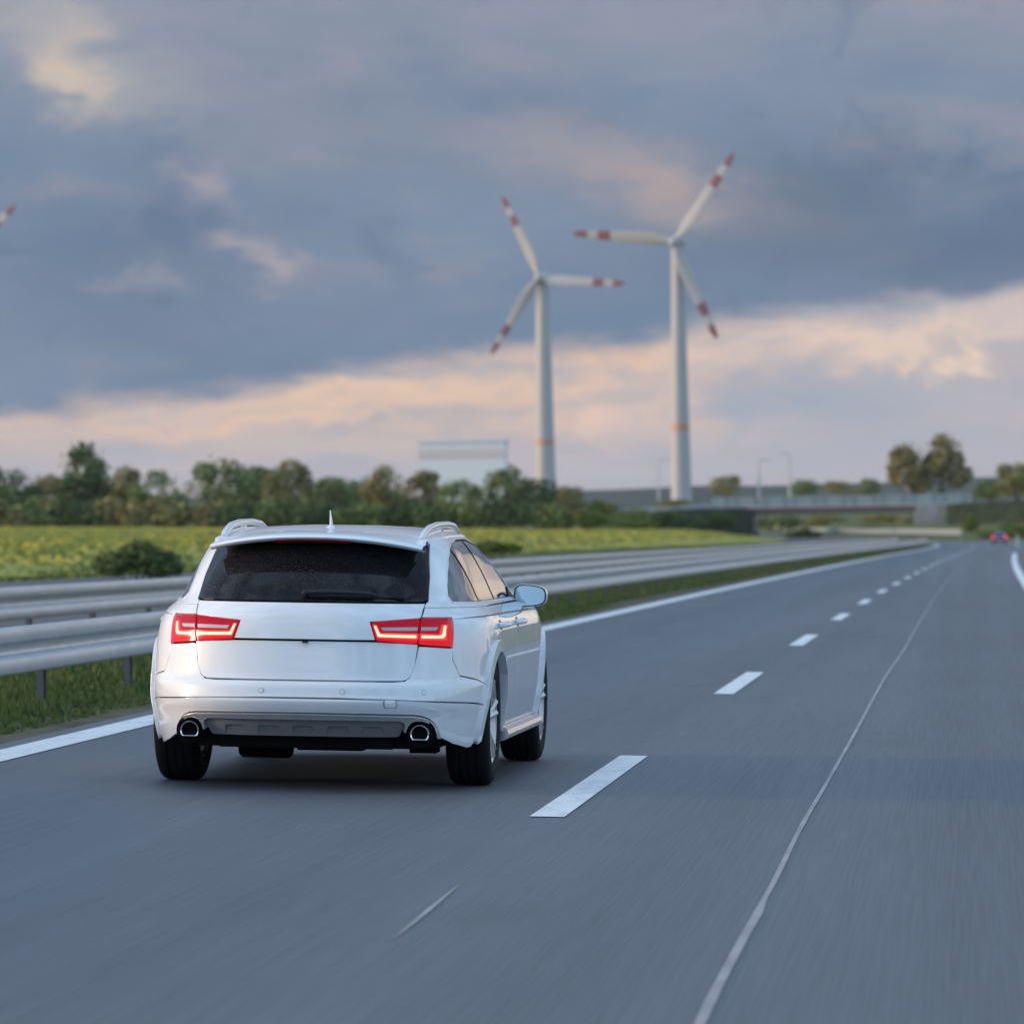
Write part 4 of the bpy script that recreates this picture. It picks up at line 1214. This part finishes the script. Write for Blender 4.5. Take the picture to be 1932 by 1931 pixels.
# understorey that closes the row
for i, (px, top, hw, lf) in enumerate([(-20, 925, 60, 'leaf_olive'), (60, 930, 62, 'leaf_mid'), (130, 935, 60, 'leaf_dark'), (205, 925, 66, 'leaf_olive'), (280, 930, 66, 'leaf_olive'), (365, 925, 66, 'leaf_olive'), (450, 935, 70, 'leaf_dark'), (540, 925, 70, 'leaf_mid'), (625, 935, 66, 'leaf_dark'), (700, 935, 66, 'leaf_mid'), (780, 930, 66, 'leaf_dark'), (860, 935, 66, 'leaf_mid'), (935, 935, 60, 'leaf_dark'), (1010, 935, 60, 'leaf_mid'), (1085, 948, 55, 'leaf_bright')]):
    d = 672 + (i * 13) % 14
    b = ray(px, 1001, d); t = ray(px, top, d)
    names = ['leftmost of all the bushes', 'below the low dark tree', 'left of the foot of the tallest tree', 'right of the foot of the tallest tree', 'below the low green tree', 'left below the broad rounded tree', 'right below the broad rounded tree', 'below the thin brown crowned tree', 'above the roof antenna of the white car', 'below the olive crowned tree', 'left in front of the white hall', 'below the middle of the white hall', 'right in front of the white hall', 'left of the left turbine foot', 'right of the left turbine foot, bright green']
    bush(b, t.z - b.z, hw * 1.15 * d / F, lf, 'thick bush under the tree line, ' + names[i], n=1500, group='bushes under the tree line')
# dark shrub standing at the near edge of the field, and others by the carriageways
def pbush(px, top, base, half, d, leaf, label, **k):
    b = ray(px, base, d); t = ray(px, top, d)
    return bush(b, t.z - b.z, half * d / F, leaf, label, **k)
pbush(252, 1012, 1096, 92, 118, 'leaf_dark', 'dark green shrub at the near edge of the field, behind the guard rails', n=5000, leafsize=.045)
pbush(935, 1012, 1046, 50, 190, 'leaf_bright', 'small loose bush at the field edge above the door mirror', n=1500, leafsize=.06)
pbush(1516, 993, 1016, 34, 520, 'leaf_dark', 'small round bush in front of the long sunlit rail', n=1500, leafsize=.12)
for px, top, base, hw, d, lf, lab in (
        (1120, 934, 972, 48, 800, 'leaf_bright', 'bright green bush right of the tree line, above the ramp rail'),
        (1180, 950, 985, 60, 820, 'leaf_mid', 'green bush on the ramp, left of the right wind turbine'),
        (1265, 952, 998, 62, 700, 'leaf_dark', 'dark hedge bush at the foot of the ramp below the right turbine'),
        (1185, 968, 999, 60, 690, 'leaf_bright', 'light green hedge bush at the left end of the ramp hedge'),
        (1345, 958, 998, 58, 710, 'leaf_dark', 'dark hedge bush beside the left abutment of the bridge'),
        (1275, 936, 960, 40, 1090, 'leaf_yellow', 'yellowish bush before the foot of the right wind turbine'),
        (1462, 962, 1000, 52, 1150, 'leaf_mid', 'green bush seen under the bridge, leftmost of three'),
        (1560, 966, 1000, 60, 1160, 'leaf_yellow', 'yellow green bush seen under the middle of the bridge'),
        (1660, 962, 1002, 58, 1130, 'leaf_yellow', 'sunlit bush seen under the right end of the bridge'),
        (1715, 966, 1006, 40, 1110, 'leaf_olive', 'olive bush against the right abutment of the bridge'),
        (1900, 978, 1022, 62, 760, 'leaf_mid', 'broad green bush behind the dark blue car'),
        (1990, 960, 1025, 70, 740, 'leaf_bright', 'large bush at the right edge of the picture')):
    pbush(px, top, base, hw, d, lf, lab, n=1700)
t_ = ray(1832, 1009, 860)
tree(t_, ray(1832, 968, 860).z - t_.z, 19 * 860 / F, 'leaf_bright', 'small cone shaped tree in front of the dark embankment', low=True, n=1600, lobes=8, trunk=.06)
# big trees behind the bridge
ptree(1752, 818, 935, 80, 1180, 'leaf_olive', 'big two crowned olive tree behind the right end of the bridge', n=9000, split=1, trunk=.04, lobes=14, leafsize=.40)
for px, top, base, hw, lf, lab, d in (
        (1372, 896, 945, 40, 'leaf_olive', 'rounded tree behind the left end of the bridge', 1220),
        (1518, 904, 945, 38, 'leaf_mid', 'small tree behind the middle of the bridge, left of a pair', 1240),
        (1580, 906, 945, 40, 'leaf_olive', 'small olive tree behind the middle of the bridge, right of a pair', 1260),
        (1640, 902, 945, 34, 'leaf_mid', 'thin tree left of the big two crowned tree', 1230),
        (1868, 905, 952, 42, 'leaf_bright', 'bright green tree between the big olive tree and the right edge', 1150),
        (1918, 873, 955, 58, 'leaf_yellow', 'yellow green tree at the right edge above the embankment', 1120),
        (2010, 862, 955, 70, 'leaf_mid', 'tree just beyond the right edge of the picture', 1100)):
    ptree(px, top, base, hw, d, lf, lab, n=2600, trunk=.12)
# wood beyond the right edge, seen only as a reflection in the car's side
_w = []
for (x, y, h) in [(75, 330, 9), (84, 362, 8), (80, 395, 10), (90, 430, 9), (86, 470, 11), (95, 520, 9), (70, 300, 8), (68, 262, 7), (66, 230, 8), (72, 200, 7)]:
    _w.append(crown_mesh([(x, y, terrain(x, y) + h * .5, h * .7, h * .7, h * .5, 1)], 900, .35, RNG))
tag(quad_object('woods', np.concatenate(_w), 'leaf_mid', None), 'strip of woodland beyond the right edge, reflected in the side of the white car', 'woods', kind='stuff')

# ------------------------------------------------------------------ far hills
MT['hill'] = mat('hill_forest', (.07, .085, .055), 1, spec=0)
setcol(MT['hill'], ramp(MT['hill'], noise_of(MT['hill'], .006, 6, .65), [(.3, (.04, .055, .045)), (.7, (.08, .095, .075))]))  # forest green pulled towards blue, distance haze put into the colour
vs, fs = [], []
hx = np.linspace(-4200, 3600, 160)
for i, x in enumerate(hx):
    h_ = 10 + 10 * math.sin(x * .0011 + .4) + 6 * math.sin(x * .0041 + 1) + 3 * math.sin(x * .013) + 1.6 * math.sin(x * .041 + 2)
    zt = CAMH + 22 + h_ * .55
    for (yy_, zz_) in ((5600, -8), (5750, zt * .72), (6000, zt), (6600, zt * .7), (7200, -8)): vs.append((x, yy_, zz_))
for i in range(len(hx) - 1):
    for k in range(4): a = i * 5 + k; fs.append((a, a + 5, a + 6, a + 1))
tag(new_mesh('hills', vs, fs, 'hill', smooth=True), kind='structure')

# ------------------------------------------------------------------ wind turbines
MT['turbine'] = mat('turbine_white', (.44, .43, .42), .5, spec=.3)
MT['turbine_red'] = mat('turbine_red', (.23, .095, .105), .5, spec=.3)
MT['turbine_orange'] = mat('turbine_band', (.54, .30, .20), .5, spec=.3)
MT['nacelle'] = mat('nacelle_grey', (.42, .43, .45), .45, spec=.4)
def turbine(hub_px, d, base_py, tips, bladelen, rt, rb, band_py, label, yaw=None):
    hub = ray(*hub_px, d)
    # the tower stands straight below the hub
    foot_z = ray(hub_px[0], base_py, d).z
    base = Vector((hub.x, hub.y + 4.0, foot_z))
    root = thing('wind_turbine', label, 'wind turbine', base, 'wind turbines behind the road')
    H = hub.z - foot_z
    mb = MB(); prof = []
    for k in range(13):
        t = k / 12; prof.append((rb + (rt - rb) * t ** .85, -6 + (H + 4.5) * t))
    mb.lathe(prof, n=28); tw = mb.build('tower', 'turbine', root, smooth=True)
    zb = ray(hub_px[0], band_py, d).z - foot_z; tt = (zb + 6) / (H + 4.5); rbnd = rb + (rt - rb) * tt ** .85
    mb = MB(); mb.lathe([(rbnd + .05, zb - 1.3), (rbnd + .04, zb + 1.3)], n=28); mb.build('warning_band', 'turbine_orange', tw, smooth=True)
    # nacelle: egg-shaped body along the wind axis
    yw = yaw
    Rz = Matrix.Rotation(yw, 4, 'Z')
    mb = MB(); Mx = Matrix.Translation((0, 0, H)) @ Rz @ Matrix.Rotation(math.radians(90), 4, 'X')
    mb.lathe([(0.05, -6.5), (1.6, -5.6), (2.5, -3.2), (2.8, -.5), (2.6, 2.0), (2.2, 2.9)], n=20, M=Mx); mb.build('nacelle', 'turbine', root, smooth=True)
    mb = MB(); mb.lathe([(2.25, 2.85), (2.3, 3.6), (2.1, 4.6), (1.5, 5.7), (.7, 6.4), (.02, 6.6)], n=20, M=Mx); hb = mb.build('hub', 'nacelle', root, smooth=True)
    # rotor: three blades 120 degrees apart turning about the wind axis
    C0 = Rz @ Vector((0, -4.0, 0)) + Vector((0, 0, H))
    for k in range(3):
        ang = tips + k * 2 * math.pi / 3
        e = Rz @ Vector((math.sin(ang), 0, math.cos(ang))); cdir = Rz @ Vector((math.cos(ang), 0, -math.sin(ang))); nn = Rz @ Vector((0, -1, 0))
        secs = [(.03, 1.0, 1.0), (.07, 1.1, .9), (.13, 2.0, .55), (.20, 2.6, .45), (.32, 2.4, .35), (.5, 2.05, .26), (.7, 1.7, .18), (.9, 1.3, .12), (.97, 1.0, .08), (1.0, .3, .03)]
        def section(t):
            L = [s_[0] for s_ in secs]
            return float(np.interp(t, L, [s_[1] for s_ in secs])), float(np.interp(t, L, [s_[2] for s_ in secs]))
        def piece(t0, t1, grow):
            ts = np.linspace(t0, t1, 10 if t1 - t0 > .2 else 4); vs = []; fs = []; K = 12
            for t in ts:
                c, th_ = section(t); c += grow; th_ += grow; tw_ = math.radians(24 * (1 - t) ** 2 + 4)
                cd = cdir * math.cos(tw_) + nn * math.sin(tw_); nd_ = nn * math.cos(tw_) - cdir * math.sin(tw_)
                for q in range(K):
                    a = 2 * math.pi * q / K
                    vs.append(C0 + e * (t * bladelen) + cd * (c * math.cos(a) + .25 * c) + nd_ * (th_ * math.sin(a)))
            for i in range(len(ts) - 1):
                for q in range(K): fs.append((i * K + q, i * K + (q + 1) % K, (i + 1) * K + (q + 1) % K, (i + 1) * K + q))
            fs.append(tuple(range(K))[::-1]); fs.append(tuple(range((len(ts) - 1) * K, len(ts) * K)))
            return vs, fs
        v_, f_ = piece(.03, 1.0, 0)
        bl = new_mesh('blade', v_, f_, 'turbine', root, smooth=True)
        bl.data.set_sharp_from_angle(angle=math.radians(50))
        for a0, a1 in ((.63, .755), (.86, 1.0)):
            v_, f_ = piece(a0, a1, .03)
            new_mesh('red_stripe', v_, f_, 'turbine_red', bl, smooth=True).data.set_sharp_from_angle(angle=math.radians(50))
    return root
def dirang(hx, hy, tx_, ty_): return math.atan2(tx_ - hx, hy - ty_)
turbine((1277, 456), 1900, 944, dirang(1277, 456, 1392, 298), 40.5, 2.3, 4.1, 806, 'taller right wind turbine with red striped blades standing above the bridge', yaw=math.radians(-14))
turbine((1022, 524), 2250, 930, dirang(1022, 524, 1193, 539), 41.0, 3.0, 4.9, 834, 'left wind turbine of the two full ones, rising behind the tree line', yaw=math.radians(-16))
turbine((-92, 512), 2050, 960, dirang(-92, 512, 38, 398), 40.5, 2.4, 4.2, 820, 'wind turbine beyond the left edge, only one red blade tip showing', yaw=math.radians(-14))

# ------------------------------------------------------------------ bridge
MT['concrete'] = mat('concrete', (.36, .345, .33), .85, spec=.2)
setcol(MT['concrete'], ramp(MT['concrete'], noise_of(MT['concrete'], .5, 6, .6), [(.3, (.27, .26, .255)), (.7, (.43, .41, .39))]))
MT['girder'] = mat('steel_girder', (.035, .04, .055), .6, spec=.3)
MT['noise_panel'] = mat('blue_panel', (.075, .16, .22), .4, spec=.4)
MT['noise_panel_pale'] = mat('pale_panel', (.11, .21, .27), .4, spec=.4)
MT['panel_post'] = mat('panel_post', (.18, .23, .27), .5, metal=.3)
MT['bankside'] = mat('bank_growth', (.05, .055, .03), 1, spec=.05)
setcol(MT['bankside'], ramp(MT['bankside'], noise_of(MT['bankside'], .35, 6, .65), [(.3, (.016, .024, .014)), (.55, (.034, .044, .022)), (.75, (.065, .065, .034))]))
BD = 1070.0
br = thing('road_bridge', 'bridge with blue panelled parapet crossing over the far carriageways', 'bridge', ray(1590, 1008, BD))
bo = Vector(br.location)
L0, R0 = ray(1345, 957, BD), ray(1830, 949, BD - 25)
def bp(t, dz, dy=0): return L0.lerp(R0, t) + Vector((0, dy, dz)) - bo
def bbar(name, t0, t1, z0, z1, y0, y1, material, par):
    vs = [bp(t0, z0, y0), bp(t1, z0, y0), bp(t1, z0, y1), bp(t0, z0, y1), bp(t0, z1, y0), bp(t1, z1, y0), bp(t1, z1, y1), bp(t0, z1, y1)]
    return new_mesh(name, vs, [(0, 3, 2, 1), (4, 5, 6, 7), (0, 1, 5, 4), (1, 2, 6, 5), (2, 3, 7, 6), (3, 0, 4, 7)], material, par)
bbar('deck', -.25, 1.25, -.22, 0.0, 0, 11, 'concrete', br)
bbar('girder', .02, .80, -1.75, -.222, .12, 10.6, 'girder', br)
NP = 26
for k in range(NP):
    a, b = k / NP, (k + 1) / NP
    bbar('parapet_panel', a + .0035, b - .0035, .004, 1.95, .10, .16, 'noise_panel' if (k * 7) % 3 else 'noise_panel_pale', br)
for k in range(NP + 1):
    bbar('parapet_post', k / NP - .003, k / NP + .003, .002, 2.02, .04, .22, 'panel_post', br)
bbar('handrail', 0, 1, 2.022, 2.09, .02, .24, 'panel_post', br)
bbar('parapet_panel', 0.0, 1.0, .004, 1.1, 10.7, 10.76, 'panel_post', br)
# right abutment with sloping wing wall, left abutment
def block(name, pts_front, depth, material, par):
    n_ = len(pts_front); vs = [p - bo for p in pts_front] + [p - bo + Vector((0, depth, 0)) for p in pts_front]
    o = new_mesh(name, vs, [tuple(range(n_)), tuple(range(2 * n_ - 1, n_ - 1, -1))] + [(i, i + n_, (i + 1) % n_ + n_, (i + 1) % n_) for i in range(n_)], material, par)
    bm = bmesh.new(); bm.from_mesh(o.data); bmesh.ops.recalc_face_normals(bm, faces=bm.faces); bm.to_mesh(o.data); bm.free(); return o
Dm = BD - 26
block('abutment', [ray(1722, 1008, Dm), ray(1792, 1008, Dm), ray(1786, 985, Dm), ray(1771, 958, Dm), ray(1766, 951, Dm), ray(1728, 952, Dm)], 12, 'concrete', br)
block('abutment', [ray(1405, 1004, BD), ray(1425, 1004, BD), ray(1420, 956, BD), ray(1408, 956, BD)], 12, 'concrete', br)
# embankments that carry the crossing road
def embankment(pts, name='embankment', material='bankside'):
    """pts: rows of (px, top, bottom, distance)"""
    vs, fs = [], []
    for px, top, bot, d in pts:
        a = ray(px, bot, d - 8); b = ray(px, top, d); c = b + Vector((0, 14, 0)); e = Vector((a.x, d + 26, a.z))
        vs += [a - Vector((0, 0, 1.2)), a, a.lerp(b, .5) + Vector((0, -.6, .25)), b, c, e - Vector((0, 0, 1.2))]
    for i in range(len(pts) - 1):
        for k in range(5): q = i * 6 + k; fs.append((q, q + 6, q + 7, q + 1))
    return tag(new_mesh(name, vs, fs, material, smooth=True), kind='structure')
embankment([(1786, 951, 1012, 1040), (1815, 949, 1013, 1035), (1850, 947, 1014, 1030), (1900, 945, 1015, 1020), (1960, 943, 1016, 1010), (2060, 942, 1018, 1000), (2200, 944, 1020, 990)])
embankment([(1420, 957, 1003, 1068), (1395, 957, 1003, 1066), (1350, 957.5, 1002, 1064), (1290, 960, 1001, 1055), (1230, 965, 1000, 1040), (1150, 969, 1000, 1000), (1060, 972, 999, 960), (960, 978, 999, 900), (860, 985, 998, 850), (800, 992, 998, 840)], material='bankside')
# guard rail along the ramp up to the bridge
RPX = [(790, 986.5, 839), (860, 979, 849), (960, 973, 899), (1060, 968.5, 959), (1150, 965, 999), (1230, 961, 1039), (1290, 957, 1054), (1345, 954, 1063)]
_rpts = [ray(a, b, d) for a, b, d in RPX]
_rl = np.concatenate([[0], np.cumsum([(_rpts[i + 1] - _rpts[i]).length for i in range(len(_rpts) - 1)])])
def ramp_at(s): return Vector([float(np.interp(s, _rl, [p[i] for p in _rpts])) for i in range(3)])
guardrail('guard_rail', 'thin grey guard rail rising along the ramp towards the bridge', 'guard rail', (np.linspace(0, _rl[-1], 24), ramp_at), 1, -.35, beams=2, post_step=8)

# ------------------------------------------------------------------ white hall behind the trees
MT['hall_wall'] = mat('hall_wall', (.84, .84, .84), .6)
MT['hall_band'] = mat('hall_band', (.78, .66, .60), .6)
hd = 900.0
hl = thing('industrial_hall', 'pale white flat roofed hall rising behind the tree line left of the left turbine', 'building', ray(872, 1000, hd))
ho = Vector(hl.location)
A, Bq = ray(792, 995, hd) - ho, ray(955, 995, hd) - ho
zt = ray(872, 834, hd).z - ho.z; z1 = ray(872, 845, hd).z - ho.z; z2 = ray(872, 862, hd).z - ho.z
mb = MB(); mb.box((A.x, 0, 0), (Bq.x, 4, zt)); mb.build('wall', 'hall_wall', hl)
mb = MB(); mb.box((A.x - .15, -.15, z1), (Bq.x + .15, -.02, z2)); mb.build('fascia_band', 'hall_band', hl)
mb = MB(); mb.box((A.x - .3, -.3, zt + .002), (Bq.x + .3, 4.3, zt + .35)); mb.build('roof', 'hall_wall', hl)
hl.rotation_euler = (0, 0, math.radians(-4))
for k in range(6):
    x = A.x + (Bq.x - A.x) * (k + .5) / 6
    mb = MB(); mb.box((x - .9, -.06, 3.2), (x + .9, -.01, 4.6)); mb.build('window', 'dark_glass', hl)

# ------------------------------------------------------------------ street lamps at the junction
MT['lamp_pole'] = mat('lamp_pole', (.55, .54, .55), .45, metal=.3)
def lamp(px, base, top, d, arm_px, label, w=.2):
    b = ray(px, base, d); t = ray(px, top, d); e = ray(arm_px, top - 1, d)
    root = thing('street_lamp', label, 'street lamp', b, 'street lamps at the junction')
    h = t.z - b.z; ax = e.x - t.x
    mb = MB(); mb.tube([(0, 0, -.5), (0, 0, h * .5), (0, 0, h - .3), (ax * .08, 0, h)], [w * 1.2, w, w * .8, w * .7], 8); mb.build('pole', 'lamp_pole', root, smooth=True)
    mb = MB(); mb.tube([(ax * .08, 0, h), (ax * .6, 0, h + .12), (ax * .8, 0, h + .1)], [w * .6, w * .5, w * .45], 6); mb.build('arm', 'lamp_pole', root, smooth=True)
    mb = MB(); mb.lathe([(.02, -.6), (.18, -.5), (.24, 0), (.18, .5), (.02, .6)], 'X', 10, Matrix.Translation((ax * .9, 0, h + .08)) @ Matrix.Diagonal((1.0, 1, .45, 1))); mb.build('lamp_head', 'lamp_pole', root, smooth=True)
lamp(1243, 940, 867, 1240, 1265, 'slim street lamp standing just left of the right wind turbine')
lamp(1432, 940, 868, 1220, 1456, 'street lamp with long arm behind the left part of the bridge', .34)
lamp(1490, 935, 856, 1290, 1470, 'street lamp with arm to the left, behind the middle of the bridge', .3)

# ------------------------------------------------------------------ marker posts
MT['post_white'] = mat('post_white', (.74, .75, .75), .5)
MT['post_black'] = mat('post_black', (.03, .03, .03), .5)
MT['post_amber'] = mat('post_amber', (.6, .3, .08), .3)
def marker(px, base, d, label, h=1.05):
    b = ray(px, base, d)
    root = thing('marker_post', label, 'marker post', b, 'white marker posts along the road')
    sec_ = [(-.07, -.05), (.07, -.05), (.02, .06), (-.02, .06)]
    def pr(z0, z1, g):
        vs = [(x * (1 + g), y * (1 + g), z0) for x, y in sec_] + [(x * (1 + g), y * (1 + g), z1) for x, y in sec_]
        return vs, [(0, 3, 2, 1), (4, 5, 6, 7), (0, 1, 5, 4), (1, 2, 6, 5), (2, 3, 7, 6), (3, 0, 4, 7)]
    v, f = pr(-.3, h, 0); new_mesh('post', v, f, 'post_white', root)
    v, f = pr(h * .70, h * .90, .06); new_mesh('black_band', v, f, 'post_black', root)
    new_mesh('reflector', [(-.025, -.057, h * .73), (.025, -.057, h * .73), (.025, -.057, h * .87), (-.025, -.057, h * .87), (-.025, -.062, h * .73), (.025, -.062, h * .73), (.025, -.062, h * .87), (-.025, -.062, h * .87)],
             [(4, 5, 6, 7), (0, 1, 5, 4), (3, 7, 6, 2), (0, 4, 7, 3), (1, 2, 6, 5)], 'post_amber', root)
marker(1919.5, 1026, 470, 'white marker post right of the dark blue car, at the end of the edge line', 1.1)
marker(1856, 1015, 800, 'white marker post left of the dark blue car', 1.15)
marker(1814, 1014, 780, 'white marker post at the right end of the long sunlit rail', 1.15)

# ------------------------------------------------------------------ small dark blue car ahead
MT['blue_paint'] = mat('blue_paint', (.012, .022, .075), .25, coat=1)
def small_car():
    b = ray(1885.5, 1026.5, 600)
    root = thing('hatchback', 'small dark blue hatchback with bright red lights far ahead on the right', 'car', b)
    # body sections along the length: (y, [(x, z) half profile])
    def sect(w, zt, zs, zb=.28): return [(0, zb), (w * .86, zb), (w * .97, zb + .14), (w, .62), (w * .96, zs), (w * .90, zs + .04), (w * .70, zt - .06), (w * .55, zt), (0, zt + .02)]
    secs = [(0.0, sect(.80, .92, .84, .36)), (.06, sect(.86, 1.05, .90, .30)), (.22, sect(.87, 1.34, .93)), (.5, sect(.88, 1.46, .94)), (1.3, sect(.88, 1.50, .94)), (2.2, sect(.88, 1.44, .93)), (2.9, sect(.87, 1.02, .90)), (3.6, sect(.85, .92, .82)), (3.9, sect(.76, .74, .66, .34))]
    vs, fs = [], []
    for y, pr in secs:
        ring = pr + [(-x, z) for x, z in pr[::-1]][1:-1]
        vs += [(x, y, z) for x, z in ring]
    K = len(ring)
    for i in range(len(secs) - 1):
        for k in range(K): fs.append((i * K + k, (i + 1) * K + k, (i + 1) * K + (k + 1) % K, i * K + (k + 1) % K))
    fs.append(tuple(range(K))); fs.append(tuple(range((len(secs) - 1) * K, len(secs) * K))[::-1])
    body = new_mesh('body', vs, fs, 'blue_paint', root, smooth=True); body.data.set_sharp_from_angle(angle=math.radians(45))
    new_mesh('rear_window', [(-.62, .085, 1.02), (.62, .085, 1.02), (.52, .255, 1.36), (-.52, .255, 1.36), (-.62, .105, 1.02), (.62, .105, 1.02), (.52, .275, 1.36), (-.52, .275, 1.36)], [(0, 1, 2, 3), (4, 7, 6, 5), (0, 4, 5, 1), (1, 5, 6, 2), (2, 6, 7, 3), (3, 7, 4, 0)], 'dark_glass', root)
    MT['far_lamp'] = mat('far_lamp', (.5, .02, .03), .3, emit=(1, .06, .10), estr=1.3)
    for s in (1, -1):
        mb = MB(); mb.box((s * .72 - .15, -.035, .68), (s * .72 + .15, .10, 1.02)); mb.build('tail_light', 'far_lamp', root)
    mb = MB(); mb.box((-.86, -.06, .30), (.86, .10, .56)); mb.build('rear_bumper', 'blue_paint', root)
    mb = MB(); mb.box((-.26, -.045, .62), (.26, -.002, .74)); mb.build('number_plate', 'post_white', root)
    for s in (1, -1):
        for y in (.72, 3.2):
            mb = MB(); mb.lathe([(.14, -.1), (.28, -.105), (.31, -.08), (.31, .08), (.28, .105), (.14, .1)], 'X', 20, Matrix.Translation((s * .76, y, .31)), closed=True); mb.build('wheel', 'rubber', root, smooth=True)
    g = (float(ZR(640)) - float(ZR(600))) / 40
    root.rotation_euler = (math.atan(g), 0, -.02)
small_car()

# ------------------------------------------------------------------ air
MT['haze'] = bpy.data.materials.new('haze'); MT['haze'].use_nodes = True
_n = MT['haze'].node_tree; _n.nodes.clear()
_v = _n.nodes.new('ShaderNodeVolumePrincipled'); _o = _n.nodes.new('ShaderNodeOutputMaterial')
_v.inputs['Color'].default_value = (.80, .86, .95, 1); _v.inputs['Density'].default_value = 3e-5; _v.inputs['Anisotropy'].default_value = .2
_n.links.new(_v.outputs[0], _o.inputs['Volume'])
mb = MB(); mb.box((-9500, -450, -12), (9500, 14500, 190))
tag(mb.build('haze', 'haze'), kind='stuff')
